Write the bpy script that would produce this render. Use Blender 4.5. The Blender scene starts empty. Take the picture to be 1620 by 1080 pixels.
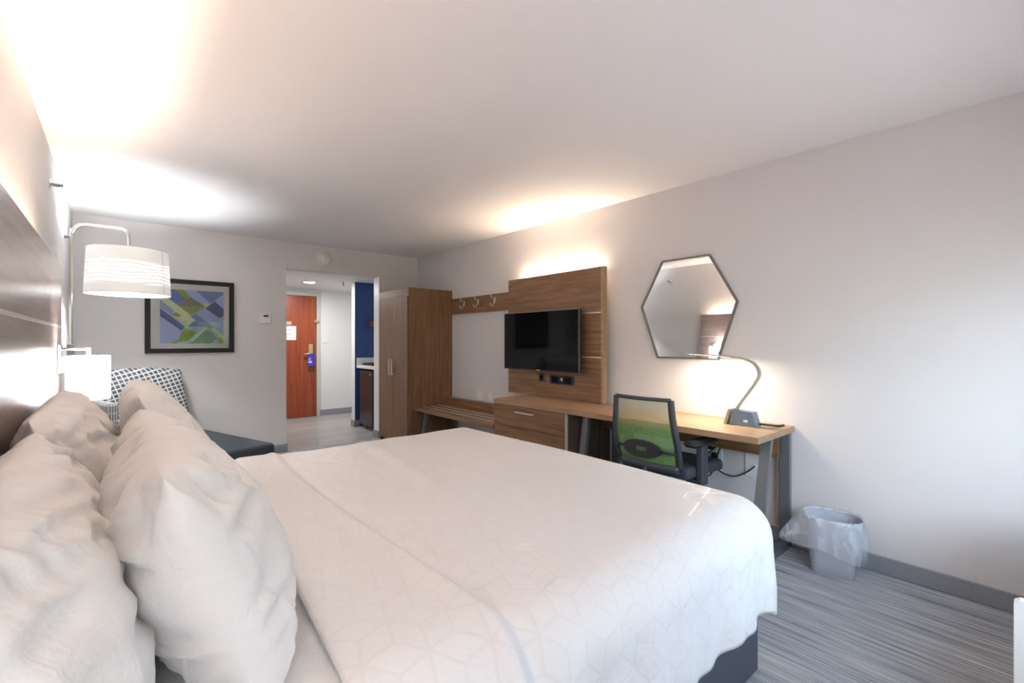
import bpy, bmesh, math, random
from mathutils import Vector, Matrix, noise
random.seed(4)
PI = math.pi
S = bpy.context.scene
COL = S.collection

# ------------------------------------------------------------------ camera
F_PX, YAW, CAM_H = 730.0, math.radians(40.6), 1.275
cam_d = bpy.data.cameras.new('camera'); cam = bpy.data.objects.new('camera', cam_d); COL.objects.link(cam)
cam_d.sensor_width = 36; cam_d.lens = 36 * F_PX / 1620; cam_d.clip_start = 0.03
cam.location = (0, 0, CAM_H); cam.rotation_euler = (PI / 2, 0, -YAW)
S.camera = cam
S.view_settings.view_transform = 'Standard'; S.view_settings.look = 'None'
S.view_settings.gamma = 1; S.view_settings.use_curve_mapping = False
S.view_settings.exposure = 1.1

# ------------------------------------------------------------------ room measures (metres)
XL, XR, YF, YW, CE = -0.305, 3.20, 5.76, -0.32, 2.437
WIN = (0.95, 2.95, 0.53, 1.74)                # window opening x0 x1 z0 z1
HB = -0.22                                    # front face of the headboard
BEDZ = 0.675

# ------------------------------------------------------------------ world: sky over trees
W = bpy.data.worlds.new('sky'); S.world = W; W.use_nodes = True
def build_world():
    nt = W.node_tree; N = nt.nodes; N.clear(); L = nt.links
    out = N.new('ShaderNodeOutputWorld'); bg = N.new('ShaderNodeBackground')
    tc = N.new('ShaderNodeTexCoord'); sep = N.new('ShaderNodeSeparateXYZ')
    L.new(tc.outputs['Generated'], sep.inputs[0])
    ramp = N.new('ShaderNodeMapRange'); ramp.interpolation_type = 'SMOOTHSTEP'
    nz = N.new('ShaderNodeTexNoise'); nz.inputs['Scale'].default_value = 14; nz.inputs['Detail'].default_value = 6
    L.new(tc.outputs['Generated'], nz.inputs['Vector'])
    add = N.new('ShaderNodeMath'); add.operation = 'MULTIPLY_ADD'; add.inputs[1].default_value = -0.25
    L.new(nz.outputs['Fac'], add.inputs[0]); L.new(sep.outputs['Z'], add.inputs[2])
    L.new(add.outputs[0], ramp.inputs['Value'])
    ramp.inputs['From Min'].default_value = -0.06; ramp.inputs['From Max'].default_value = 0.03
    leaf = N.new('ShaderNodeMixRGB'); leaf.inputs[1].default_value = (0.10, 0.15, 0.06, 1); leaf.inputs[2].default_value = (0.62, 0.95, 0.32, 1)
    n2 = N.new('ShaderNodeTexNoise'); n2.inputs['Scale'].default_value = 55; n2.inputs['Detail'].default_value = 4
    L.new(tc.outputs['Generated'], n2.inputs['Vector'])
    cr = N.new('ShaderNodeMapRange'); cr.inputs['From Min'].default_value = 0.4; cr.inputs['From Max'].default_value = 0.65
    L.new(n2.outputs['Fac'], cr.inputs['Value']); L.new(cr.outputs[0], leaf.inputs[0])
    mix = N.new('ShaderNodeMixRGB'); L.new(ramp.outputs[0], mix.inputs[0]); L.new(leaf.outputs[0], mix.inputs[1])
    mix.inputs[2].default_value = (1.95, 2.5, 3.15, 1)
    gr = N.new('ShaderNodeMapRange'); gr.interpolation_type = 'SMOOTHSTEP'; L.new(sep.outputs['Z'], gr.inputs['Value'])
    gr.inputs['From Min'].default_value = -0.22; gr.inputs['From Max'].default_value = -0.30
    m2 = N.new('ShaderNodeMixRGB'); L.new(gr.outputs[0], m2.inputs[0]); L.new(mix.outputs[0], m2.inputs[1]); m2.inputs[2].default_value = (1.9, 1.9, 2.05, 1)
    mix = m2
    L.new(mix.outputs[0], bg.inputs['Color']); bg.inputs['Strength'].default_value = 0.72
    L.new(bg.outputs[0], out.inputs[0])
build_world()

def area(name, loc, size, power, color, rot=(0, 0, 0), parent=None, spread=None, portal=False, shape='RECTANGLE'):
    d = bpy.data.lights.new(name, 'AREA'); d.shape = shape; d.size = size[0]
    if shape in ('RECTANGLE', 'ELLIPSE'): d.size_y = size[1]
    d.energy = power; d.color = color
    if spread: d.spread = spread
    if portal: d.cycles.is_portal = True
    o = bpy.data.objects.new(name, d); COL.objects.link(o); o.location = loc; o.rotation_euler = rot
    if parent is not None:
        o.parent = parent; o.location = WM[parent.name].inverted() @ Vector(loc)
    return o
def point(name, loc, power, color, r=0.03, parent=None):
    d = bpy.data.lights.new(name, 'POINT'); d.energy = power; d.color = color; d.shadow_soft_size = r
    o = bpy.data.objects.new(name, d); COL.objects.link(o); o.location = loc
    if parent is not None:
        o.parent = parent; o.location = WM[parent.name].inverted() @ Vector(loc)
    return o
WM = {}
WARM = (1.0, 0.74, 0.50)
COOL = (0.93, 0.97, 1.0)
# daylight: low soft sun-side sky through the window, plus portal for the sky
sun_d = bpy.data.lights.new('daylight', 'SUN'); sun_d.energy = 1.5; sun_d.angle = math.radians(58); sun_d.color = (0.72, 0.87, 1.0)
sun = bpy.data.objects.new('daylight', sun_d); COL.objects.link(sun)
sun.rotation_euler = Vector((0.90, 1.0, -0.29)).to_track_quat('-Z', 'Y').to_euler()
sun.location = (1.5, -3, 3)
area('window_portal', ((WIN[0] + WIN[1]) / 2, YW - 0.10, (WIN[2] + WIN[3]) / 2), (WIN[1] - WIN[0], WIN[3] - WIN[2]), 1, (1, 1, 1), (PI / 2, 0, 0), portal=True)

# ------------------------------------------------------------------ helpers
def B(): return bmesh.new()
def add_box(bm, a, b, bev=0.0, seg=2, mi=0, M=None):
    t = bmesh.new(); bmesh.ops.create_cube(t, size=1)
    s = [max(1e-5, abs(b[i] - a[i])) for i in range(3)]; c = [(a[i] + b[i]) / 2 for i in range(3)]
    for v in t.verts: v.co = Vector((v.co.x * s[0] + c[0], v.co.y * s[1] + c[1], v.co.z * s[2] + c[2]))
    if bev: bmesh.ops.bevel(t, geom=t.edges[:], offset=min(bev, min(s) * .49), segments=seg, profile=.5, affect='EDGES')
    merge(bm, t, mi, M)
def merge(bm, t, mi=0, M=None):
    vm = {}
    for v in t.verts: vm[v] = bm.verts.new(M @ v.co if M else v.co)
    for f in t.faces:
        try:
            g = bm.faces.new([vm[v] for v in f.verts]); g.material_index = mi; g.smooth = f.smooth
        except ValueError: pass
    t.free()
def add_cyl(bm, p, q, r, r2=None, seg=20, mi=0, smooth=True):
    p, q = Vector(p), Vector(q); t = bmesh.new()
    bmesh.ops.create_cone(t, cap_ends=True, segments=seg, radius1=r, radius2=r if r2 is None else r2, depth=(q - p).length)
    for f in t.faces: f.smooth = smooth and len(f.verts) == 4
    M = Matrix.Translation((p + q) / 2) @ (q - p).to_track_quat('Z', 'Y').to_matrix().to_4x4()
    merge(bm, t, mi, M)
def catmull(P, n=8):
    P = [Vector(p) for p in P]; out = []
    for i in range(len(P) - 1):
        a, b, c, d = P[max(i - 1, 0)], P[i], P[i + 1], P[min(i + 2, len(P) - 1)]
        for k in range(n):
            t = k / n
            out.append(.5 * ((2 * b) + (c - a) * t + (2 * a - 5 * b + 4 * c - d) * t * t + (3 * b - a - 3 * c + d) * t ** 3))
    return out + [P[-1]]
def add_sweep(bm, pts, prof, up=(0, 0, 1), closed_prof=True, mi=0, smooth=True, cap=True):
    """sweep a 2-D profile [(side, normal)] along pts; side axis = tangent x up (constant frame)"""
    pts = [Vector(p) for p in pts]; rings = []; up = Vector(up)
    pn = None
    for i, p in enumerate(pts):
        t = (pts[min(i + 1, len(pts) - 1)] - pts[max(i - 1, 0)]).normalized()
        if pn is None:
            s = t.cross(up)
            if s.length < 1e-4: s = t.cross(Vector((1, 0, 0)))
            s.normalize()
        else:
            s = (pn - t * pn.dot(t)).normalized()
        pn = s; n = s.cross(t)
        rings.append([bm.verts.new(p + s * a + n * b) for a, b in prof])
    m = len(prof)
    for i in range(len(rings) - 1):
        for j in range(m if closed_prof else m - 1):
            f = bm.faces.new([rings[i][j], rings[i][(j + 1) % m], rings[i + 1][(j + 1) % m], rings[i + 1][j]]); f.smooth = smooth; f.material_index = mi
    if cap and closed_prof:
        bm.faces.new(rings[0][::-1]).material_index = mi; bm.faces.new(rings[-1]).material_index = mi
def circ(r, n=12): return [(r * math.cos(2 * PI * k / n), r * math.sin(2 * PI * k / n)) for k in range(n)]
def rectp(w, h): return [(-w / 2, -h / 2), (w / 2, -h / 2), (w / 2, h / 2), (-w / 2, h / 2)]
def add_tube(bm, pts, r, seg=12, mi=0): add_sweep(bm, pts, circ(r, seg), mi=mi)
def add_lathe(bm, prof, c, seg=48, axis=(0, 0, 1), mi=0, smooth=True):
    """prof = [(radius, height)] about axis through c"""
    q = Vector(axis).to_track_quat('Z', 'Y').to_matrix(); c = Vector(c); rings = []
    for r, h in prof:
        rings.append([bm.verts.new(c + q @ Vector((max(r, 1e-4) * math.cos(2 * PI * k / seg), max(r, 1e-4) * math.sin(2 * PI * k / seg), h))) for k in range(seg)])
    for i in range(len(rings) - 1):
        for k in range(seg):
            f = bm.faces.new([rings[i][k], rings[i][(k + 1) % seg], rings[i + 1][(k + 1) % seg], rings[i + 1][k]]); f.smooth = smooth; f.material_index = mi
def add_prism(bm, poly, vec, mi=0, smooth=False):
    vec = Vector(vec); a = [bm.verts.new(Vector(p)) for p in poly]; b = [bm.verts.new(Vector(p) + vec) for p in poly]
    n = len(poly)
    for i in range(n):
        f = bm.faces.new([a[i], a[(i + 1) % n], b[(i + 1) % n], b[i]]); f.material_index = mi; f.smooth = smooth
    bm.faces.new(a[::-1]).material_index = mi; bm.faces.new(b).material_index = mi

def obj(name, bm, mat, parent=None, local=False, kind=None, label=None, recalc=True, sharp=None, uv=None):
    if parent is not None and not local:
        inv = WM[parent.name].inverted()
        for v in bm.verts: v.co = inv @ v.co
    if recalc: bmesh.ops.recalc_face_normals(bm, faces=bm.faces)
    me = bpy.data.meshes.new(name); bm.to_mesh(me); bm.free()
    for m in (mat if isinstance(mat, (list, tuple)) else [mat]): me.materials.append(m)
    o = bpy.data.objects.new(name, me); COL.objects.link(o)
    if parent is not None: o.parent = parent; WM[o.name] = WM[parent.name].copy()
    else: WM[o.name] = Matrix.Identity(4)
    if kind: o['kind'] = kind
    if label: o['label'] = label
    if sharp: me.set_sharp_from_angle(angle=sharp)
    return o
def rehome(o, loc):
    """put the origin of a top-level mesh at loc without moving the mesh"""
    loc = Vector(loc); o.data.transform(Matrix.Translation(-loc)); o.location = loc; WM[o.name] = Matrix.Translation(loc); return o
def tag(o, label, cat, group=None):
    o['label'] = label; o['category'] = cat
    if group: o['group'] = group
    return o
def thing(name, label, cat, loc=(0, 0, 0), rotz=0, group=None):
    o = bpy.data.objects.new(name, None); COL.objects.link(o); o.empty_display_size = .05
    o.location = loc; o.rotation_euler = (0, 0, rotz); tag(o, label, cat, group)
    WM[o.name] = Matrix.Translation(loc) @ Matrix.Rotation(rotz, 4, 'Z'); return o
def struct(name, bm, mat, parent=None): return obj(name, bm, mat, parent, kind='structure')

# ------------------------------------------------------------------ materials
def mat(name, col, rough=.5, metal=0, spec=None, **kw):
    m = bpy.data.materials.new(name); m.use_nodes = True; b = m.node_tree.nodes['Principled BSDF']
    b.inputs['Base Color'].default_value = (*col, 1); b.inputs['Roughness'].default_value = rough; b.inputs['Metallic'].default_value = metal
    if spec is not None: b.inputs['Specular IOR Level'].default_value = spec
    for k, v in kw.items(): b.inputs[k.replace('_', ' ')].default_value = v
    return m
def bsdf(m): return m.node_tree.nodes['Principled BSDF']
def nd(m, t): return m.node_tree.nodes.new(t)
def lk(m, a, b): m.node_tree.links.new(a, b)
def coords(m, scale=(1, 1, 1), rot=(0, 0, 0), src='Object'):
    tc = nd(m, 'ShaderNodeTexCoord'); mp = nd(m, 'ShaderNodeMapping'); lk(m, tc.outputs[src], mp.inputs['Vector'])
    mp.inputs['Scale'].default_value = scale; mp.inputs['Rotation'].default_value = rot; return mp.outputs[0]
def add_bump(m, h, strength=.2, dist=.01):
    bp = nd(m, 'ShaderNodeBump'); bp.inputs['Strength'].default_value = strength; bp.inputs['Distance'].default_value = dist
    lk(m, h, bp.inputs['Height']); lk(m, bp.outputs[0], bsdf(m).inputs['Normal']); return bp
def ramp(m, fac, stops):
    r = nd(m, 'ShaderNodeValToRGB'); e = r.color_ramp.elements
    while len(e) < len(stops): e.new(.5)
    for k, (p, c) in enumerate(stops): e[k].position = p; e[k].color = (*c, 1)
    lk(m, fac, r.inputs[0]); return r.outputs[0]
def noise_t(m, vec, scale=5, detail=4, rough=.5, dist=0):
    n = nd(m, 'ShaderNodeTexNoise'); lk(m, vec, n.inputs['Vector']); n.inputs['Scale'].default_value = scale
    n.inputs['Detail'].default_value = detail; n.inputs['Roughness'].default_value = rough; n.inputs['Distortion'].default_value = dist; return n.outputs['Fac']
def wood(name, c1, c2, c3, grain='y', rough=.42, sc=1.0):
    m = mat(name, c1, rough)
    a, b = 2.2 * sc, 38 * sc
    v = coords(m, {'y': (b, a, b), 'z': (b, b, a), 'x': (a, b, b)}[grain])
    n1 = noise_t(m, v, 1.0, 6, .62, .6)
    w = coords(m, {'y': (300, 9, 300), 'z': (300, 300, 9), 'x': (9, 300, 300)}[grain]); n2 = noise_t(m, w, 1.0, 2, .5)
    mx = nd(m, 'ShaderNodeMath'); mx.operation = 'MULTIPLY_ADD'; lk(m, n2, mx.inputs[0]); mx.inputs[1].default_value = .28; lk(m, n1, mx.inputs[2])
    lk(m, ramp(m, mx.outputs[0], [(.46, c3), (.62, c1), (.82, c2)]), bsdf(m).inputs['Base Color'])
    add_bump(m, n2, .12, .002); return m
def painted(name, col, rough=.6, bump=.05, scale=220):
    m = mat(name, col, rough); add_bump(m, noise_t(m, coords(m), scale, 2), bump, .002); return m

M = {}
M['wall'] = painted('wall_paint', (.665, .640, .638), .65, .10)
M['ceiling'] = painted('ceiling_paint', (.81, .79, .79), .8, .08, 150)
M['hall_wall'] = painted('hall_wall_paint', (.74, .75, .75), .6)
M['blue'] = painted('blue_wall_paint', (.025, .075, .24), .5)
M['white_trim'] = mat('white_trim', (.80, .80, .79), .4)
M['walnut_y'] = wood('walnut_laminate_long_grain', (.205, .104, .047), (.27, .148, .072), (.14, .068, .030), 'y')
M['walnut_z'] = wood('walnut_laminate_upright_grain', (.185, .092, .042), (.235, .127, .062), (.135, .066, .030), 'z')
M['walnut_h'] = wood('headboard_laminate', (.28, .205, .18), (.37, .28, .25), (.20, .145, .13), 'y', .28)
M['desk_top'] = wood('desk_laminate', (.36, .225, .13), (.42, .27, .16), (.30, .18, .10), 'y', .4)
M['dark_wood'] = wood('dark_panel_laminate', (.085, .055, .036), (.12, .08, .05), (.055, .035, .022), 'z')
M['door'] = wood('cherry_door_veneer', (.27, .052, .020), (.33, .078, .030), (.17, .030, .015), 'z', .35, .45)
M['metal'] = mat('brushed_metal', (.66, .64, .61), .32, 1)
M['inlay'] = mat('aluminium_inlay', (.75, .71, .66), .35, .6)
M['leg_metal'] = mat('grey_powder_coat', (.17, .185, .20), .38, .4)
M['black'] = mat('black_plastic', (.012, .012, .014), .35)
M['screen'] = mat('tv_glass', (.003, .003, .004), .06, 0, .22)
M['nickel'] = mat('satin_nickel', (.70, .69, .67), .28, 1)
M['lampnickel'] = mat('lamp_pole_nickel', (.50, .49, .45), .3, 1)
M['brass'] = mat('aged_brass', (.62, .50, .30), .35, .8)
M['white_plastic'] = mat('white_plastic', (.74, .73, .71), .4)
M['cream_plastic'] = mat('cream_plastic', (.66, .62, .56), .5)
M['paper'] = mat('white_paper', (.80, .79, .74), .7)
M['charcoal'] = mat('charcoal_fabric', (.075, .082, .105), .85)
add_bump(M['charcoal'], noise_t(M['charcoal'], coords(M['charcoal']), 600, 2), .5, .003)
M['slate'] = mat('slate_upholstery', (.040, .052, .062), .75)
add_bump(M['slate'], noise_t(M['slate'], coords(M['slate']), 500, 2), .4, .002)
M['chair_plastic'] = mat('graphite_plastic', (.05, .057, .07), .42)
M['chair_black'] = mat('soft_black', (.018, .018, .022), .5)
M['counter'] = mat('white_quartz', (.78, .77, .76), .3)
M['fridge'] = mat('dark_fridge_front', (.055, .045, .048), .22, .35)
M['binplastic'] = mat('grey_bin_plastic', (.42, .44, .50), .45)
M['lampbox'] = mat('blue_grey_plastic', (.16, .21, .28), .4)
M['lampstrip'] = mat('champagne_metal', (.40, .37, .29), .4, .3)
M['mirror'] = mat('mirror_silver', (.82, .83, .82), .015, 1)
M['frame_m'] = mat('mirror_frame', (.20, .19, .175), .4, .6)
M['frame_b'] = mat('black_picture_frame', (.012, .012, .014), .5, 0, .3)
M['mat_board'] = mat('mat_board', (.72, .71, .70), .7)

def emis(name, col, st):
    m = mat(name, col, .6); b = bsdf(m); b.inputs['Emission Color'].default_value = (*col, 1); b.inputs['Emission Strength'].default_value = st; return m
M['led_warm'] = emis('warm_led', (1, .78, .55), 12)
M['downlight'] = emis('downlight_lens', (1, .98, .95), 14)
M['led_cool'] = emis('cool_led', (1, .93, .82), 1.6)

def shade_mat(name, st, seams=True):
    m = mat(name, (.82, .80, .77), .8); b = bsdf(m)
    b.inputs['Emission Color'].default_value = (.95, .97, 1, 1); b.inputs['Emission Strength'].default_value = st
    return m
M['shade_small'] = shade_mat('glowing_sconce_linen', 7.5)
def big_shade():
    m = mat('glowing_drum_linen', (.80, .78, .75), .8); b = bsdf(m)
    v = coords(m, (5, 5, 12)); w = nd(m, 'ShaderNodeTexWave'); w.bands_direction = 'Z'; lk(m, v, w.inputs['Vector'])
    w.inputs['Scale'].default_value = .9; w.inputs['Distortion'].default_value = 9; w.inputs['Detail'].default_value = 3; w.inputs['Detail Scale'].default_value = .7
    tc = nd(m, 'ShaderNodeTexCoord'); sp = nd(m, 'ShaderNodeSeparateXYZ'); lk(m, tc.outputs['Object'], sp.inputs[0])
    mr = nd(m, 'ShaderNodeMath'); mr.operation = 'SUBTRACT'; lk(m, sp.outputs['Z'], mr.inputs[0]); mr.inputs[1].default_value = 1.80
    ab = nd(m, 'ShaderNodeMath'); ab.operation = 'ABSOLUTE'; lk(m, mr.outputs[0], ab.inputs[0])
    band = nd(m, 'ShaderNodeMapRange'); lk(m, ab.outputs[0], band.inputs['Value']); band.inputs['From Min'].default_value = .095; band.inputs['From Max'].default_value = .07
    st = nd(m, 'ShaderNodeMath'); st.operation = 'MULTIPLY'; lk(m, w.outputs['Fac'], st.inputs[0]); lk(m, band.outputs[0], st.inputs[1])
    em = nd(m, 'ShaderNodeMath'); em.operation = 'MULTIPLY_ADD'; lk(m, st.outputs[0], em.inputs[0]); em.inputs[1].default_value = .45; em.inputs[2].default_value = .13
    b.inputs['Emission Color'].default_value = (1, .98, .95, 1); lk(m, em.outputs[0], b.inputs['Emission Strength']); return m
M['shade_big'] = big_shade()

def carpet():
    m = mat('striped_carpet', (.2, .2, .2), .95)
    n1 = noise_t(m, coords(m, (70, 1.6, 1)), 1, 3, .6); n2 = noise_t(m, coords(m, (190, 3.5, 1)), 1, 2, .5); n3 = noise_t(m, coords(m, (420, 260, 1)), 1, 2)
    a = nd(m, 'ShaderNodeMath'); a.operation = 'MULTIPLY_ADD'; lk(m, n2, a.inputs[0]); a.inputs[1].default_value = .55; lk(m, n1, a.inputs[2])
    c = nd(m, 'ShaderNodeMath'); c.operation = 'MULTIPLY_ADD'; lk(m, n3, c.inputs[0]); c.inputs[1].default_value = .35; lk(m, a.outputs[0], c.inputs[2])
    sh = nd(m, 'ShaderNodeMath'); sh.operation = 'MULTIPLY'; lk(m, c.outputs[0], sh.inputs[0]); sh.inputs[1].default_value = .526
    lk(m, ramp(m, sh.outputs[0], [(.36, (.08, .085, .095)), (.42, (.24, .25, .27)), (.50, (.37, .385, .415)), (.57, (.47, .47, .485)), (.64, (.66, .64, .62))]), bsdf(m).inputs['Base Color'])
    add_bump(m, c.outputs[0], .6, .006); bsdf(m).inputs['Specular IOR Level'].default_value = .1; return m
M['carpet'] = carpet()
def base_m():
    m = mat('grey_vinyl_base', (.16, .17, .19), .7); n = noise_t(m, coords(m), 260, 3)
    lk(m, ramp(m, n, [(.35, (.19, .20, .225)), (.65, (.34, .35, .385))]), bsdf(m).inputs['Base Color']); add_bump(m, n, .3, .002); return m
M['base'] = base_m()
def tile():
    m = mat('grey_plank_tile', (.3, .3, .3), .35); v = coords(m, (1, 1, 1)); br = nd(m, 'ShaderNodeTexBrick'); lk(m, v, br.inputs['Vector'])
    br.inputs['Scale'].default_value = 1; br.inputs['Brick Width'].default_value = 1.2; br.inputs['Row Height'].default_value = .2; br.inputs['Mortar Size'].default_value = .004
    br.inputs['Color1'].default_value = (.40, .385, .37, 1); br.inputs['Color2'].default_value = (.33, .32, .31, 1); br.inputs['Mortar'].default_value = (.22, .215, .21, 1)
    n = noise_t(m, coords(m, (3, 25, 1)), 1, 5, .6); mx = nd(m, 'ShaderNodeMixRGB'); mx.blend_type = 'MULTIPLY'; mx.inputs[0].default_value = .7
    lk(m, br.outputs['Color'], mx.inputs[1]); lk(m, ramp(m, n, [(.3, (.7, .7, .7)), (.7, (1.1, 1.1, 1.1))]), mx.inputs[2]); lk(m, mx.outputs[0], bsdf(m).inputs['Base Color']); return m
M['tile'] = tile()
def linen(name, col, wr=.25):
    m = mat(name, col, .8); bsdf(m).inputs['Sheen Weight'].default_value = .15
    v = coords(m); a = noise_t(m, v, 7, 5, .55, 1.2); b = noise_t(m, v, 700, 1)
    st_ = noise_t(m, coords(m, (5, 17, 4), (.5, .2, .3)), 1, 3, .55, .8); ab_ = nd(m, 'ShaderNodeMath'); ab_.operation = 'PINGPONG'; lk(m, st_, ab_.inputs[0]); ab_.inputs[1].default_value = .5
    ad_ = nd(m, 'ShaderNodeMath'); ad_.operation = 'MULTIPLY_ADD'; lk(m, ab_.outputs[0], ad_.inputs[0]); ad_.inputs[1].default_value = .45; lk(m, a, ad_.inputs[2]); a = ad_.outputs[0]
    mm = nd(m, 'ShaderNodeMath'); mm.operation = 'MULTIPLY_ADD'; lk(m, b, mm.inputs[0]); mm.inputs[1].default_value = .02; lk(m, a, mm.inputs[2])
    add_bump(m, mm.outputs[0], wr, .03); return m
M['pillow'] = linen('white_cotton_pillow', (.82, .80, .79), .30)
M['sheet'] = linen('white_sheet', (.83, .81, .80), .12)
def duvet_mat():
    m = mat('white_duvet_jacquard', (.78, .76, .75), .62); b = bsdf(m)
    uv = nd(m, 'ShaderNodeTexCoord').outputs['UV']
    def vm(op, a, bb=None, c=None):
        n = nd(m, 'ShaderNodeVectorMath'); n.operation = op
        for k, x in enumerate((a, bb, c)):
            if x is None: continue
            if isinstance(x, tuple): n.inputs[k].default_value = x
            else: lk(m, x, n.inputs[k])
        return n
    def mt(op, a, bb=None, c=None):
        n = nd(m, 'ShaderNodeMath'); n.operation = op
        for k, x in enumerate((a, bb, c)):
            if x is None: continue
            if isinstance(x, (int, float)): n.inputs[k].default_value = x
            else: lk(m, x, n.inputs[k])
        return n.outputs[0]
    s = .125; r3 = math.sqrt(3)
    mp = nd(m, 'ShaderNodeMapping'); lk(m, uv, mp.inputs['Vector']); mp.inputs['Scale'].default_value = (1 / s,) * 3; mp.inputs['Rotation'].default_value = (0, 0, .25)
    p = mp.outputs[0]; R = (1, r3, 1); H = (.5, r3 / 2, .5)
    def wrapv(v):
        f = vm('DIVIDE', v, R); g = vm('FRACTION', f.outputs[0]); h = vm('MULTIPLY', g.outputs[0], R); return vm('SUBTRACT', h.outputs[0], H).outputs[0]
    pa = wrapv(p); pb = wrapv(vm('SUBTRACT', p, H).outputs[0])
    def flat(v): return vm('MULTIPLY', v, (1, 1, 0)).outputs[0]
    pa, pb = flat(pa), flat(pb)
    la = vm('LENGTH', pa).outputs['Value']; lb = vm('LENGTH', pb).outputs['Value']
    g = mt('LESS_THAN', la, lb); mx = nd(m, 'ShaderNodeMix'); mx.data_type = 'VECTOR'; lk(m, g, mx.inputs['Factor'])
    lk(m, pb, mx.inputs[4]); lk(m, pa, mx.inputs[5])
    dv = mx.outputs[1]
    sp = nd(m, 'ShaderNodeSeparateXYZ'); lk(m, dv, sp.inputs[0])
    ang = mt('ARCTAN2', sp.outputs['Y'], sp.outputs['X']); ln = vm('LENGTH', dv).outputs['Value']
    k = mt('ADD', ang, PI / 6 + 4 * PI); k = mt('MODULO', k, PI / 3); k = mt('SUBTRACT', k, 0)
    k2 = mt('MINIMUM', k, mt('SUBTRACT', PI / 3, k)); d = mt('MULTIPLY', mt('SINE', k2), ln)
    # second, finer set of lines: hexagon centre ring makes the star of thin lines
    lr = nd(m, 'ShaderNodeMapRange'); lk(m, d, lr.inputs['Value']); lr.inputs['From Min'].default_value = .034; lr.inputs['From Max'].default_value = .022
    line = lr.outputs[0]
    lk(m, mt('MULTIPLY_ADD', line, -.33, .68), b.inputs['Roughness'])
    c = nd(m, 'ShaderNodeMixRGB'); lk(m, line, c.inputs[0]); c.inputs[1].default_value = (.78, .76, .75, 1); c.inputs[2].default_value = (.745, .728, .72, 1); lk(m, c.outputs[0], b.inputs['Base Color'])
    v = coords(m); a = noise_t(m, v, 5, 5, .55, 1.5)
    h = mt('MULTIPLY_ADD', line, .04, a)
    add_bump(m, h, .28, .03); return m
M['duvet'] = duvet_mat()
def armchair_fabric():
    m = mat('lattice_upholstery', (.5, .5, .5), .8)
    br = nd(m, 'ShaderNodeTexBrick'); lk(m, coords(m, (1, 1, 1), (0, 0, 0), 'UV'), br.inputs['Vector']); br.offset = 0
    for k, v in (('Scale', 1), ('Brick Width', .040), ('Row Height', .036), ('Mortar Size', .0055), ('Mortar Smooth', .1), ('Bias', -.1)): br.inputs[k].default_value = v
    br.inputs['Color1'].default_value = (.05, .075, .085, 1); br.inputs['Color2'].default_value = (.13, .11, .12, 1); br.inputs['Mortar'].default_value = (.62, .62, .61, 1)
    n = noise_t(m, coords(m, src='UV'), 16, 2); f = nd(m, 'ShaderNodeMath'); f.operation = 'GREATER_THAN'; lk(m, n, f.inputs[0]); f.inputs[1].default_value = .68
    f2 = nd(m, 'ShaderNodeMath'); f2.operation = 'MULTIPLY'; lk(m, f.outputs[0], f2.inputs[0])
    iv = nd(m, 'ShaderNodeMath'); iv.operation = 'SUBTRACT'; iv.inputs[0].default_value = 1; lk(m, br.outputs['Fac'], iv.inputs[1]); lk(m, iv.outputs[0], f2.inputs[1])
    mx = nd(m, 'ShaderNodeMixRGB'); lk(m, f2.outputs[0], mx.inputs[0]); lk(m, br.outputs['Color'], mx.inputs[1]); mx.inputs[2].default_value = (.30, .03, .08, 1)
    lk(m, mx.outputs[0], bsdf(m).inputs['Base Color']); return m
M['lattice'] = armchair_fabric()
def arm_fabric():
    m = mat('striped_upholstery', (.4, .4, .4), .8)
    br = nd(m, 'ShaderNodeTexBrick'); lk(m, coords(m, src='UV'), br.inputs['Vector']); br.offset = 0
    for k, v in (('Scale', 1), ('Brick Width', .016), ('Row Height', .06), ('Mortar Size', .005), ('Mortar Smooth', .1)): br.inputs[k].default_value = v
    br.inputs['Color1'].default_value = (.06, .07, .08, 1); br.inputs['Color2'].default_value = (.10, .10, .11, 1); br.inputs['Mortar'].default_value = (.50, .50, .50, 1)
    lk(m, br.outputs['Color'], bsdf(m).inputs['Base Color']); return m
M['stripe'] = arm_fabric()
def see_through(name, col, alpha, rough=.5, spec=.5):
    m = mat(name, col, rough, 0, spec); bsdf(m).inputs['Alpha'].default_value = alpha; return m
def mesh_fabric():
    m = see_through('green_chair_mesh', (.17, .42, .06), .55, .7, .2)
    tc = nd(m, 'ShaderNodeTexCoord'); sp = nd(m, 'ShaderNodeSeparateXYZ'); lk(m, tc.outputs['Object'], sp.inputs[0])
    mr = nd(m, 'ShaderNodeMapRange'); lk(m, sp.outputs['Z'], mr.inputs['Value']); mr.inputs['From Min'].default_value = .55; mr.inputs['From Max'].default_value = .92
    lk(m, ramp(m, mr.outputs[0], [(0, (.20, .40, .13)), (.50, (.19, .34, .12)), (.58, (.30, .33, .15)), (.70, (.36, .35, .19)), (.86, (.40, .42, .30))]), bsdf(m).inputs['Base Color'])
    v = coords(m, (1, 260, 200)); vo = nd(m, 'ShaderNodeTexVoronoi'); lk(m, v, vo.inputs['Vector']); vo.inputs['Scale'].default_value = 1
    a = nd(m, 'ShaderNodeMapRange'); lk(m, vo.outputs['Distance'], a.inputs['Value']); a.inputs['From Min'].default_value = .2; a.inputs['From Max'].default_value = .5; a.inputs['To Min'].default_value = .35; a.inputs['To Max'].default_value = .8
    lk(m, a.outputs[0], bsdf(m).inputs['Alpha']); return m
M['mesh'] = mesh_fabric()
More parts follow.
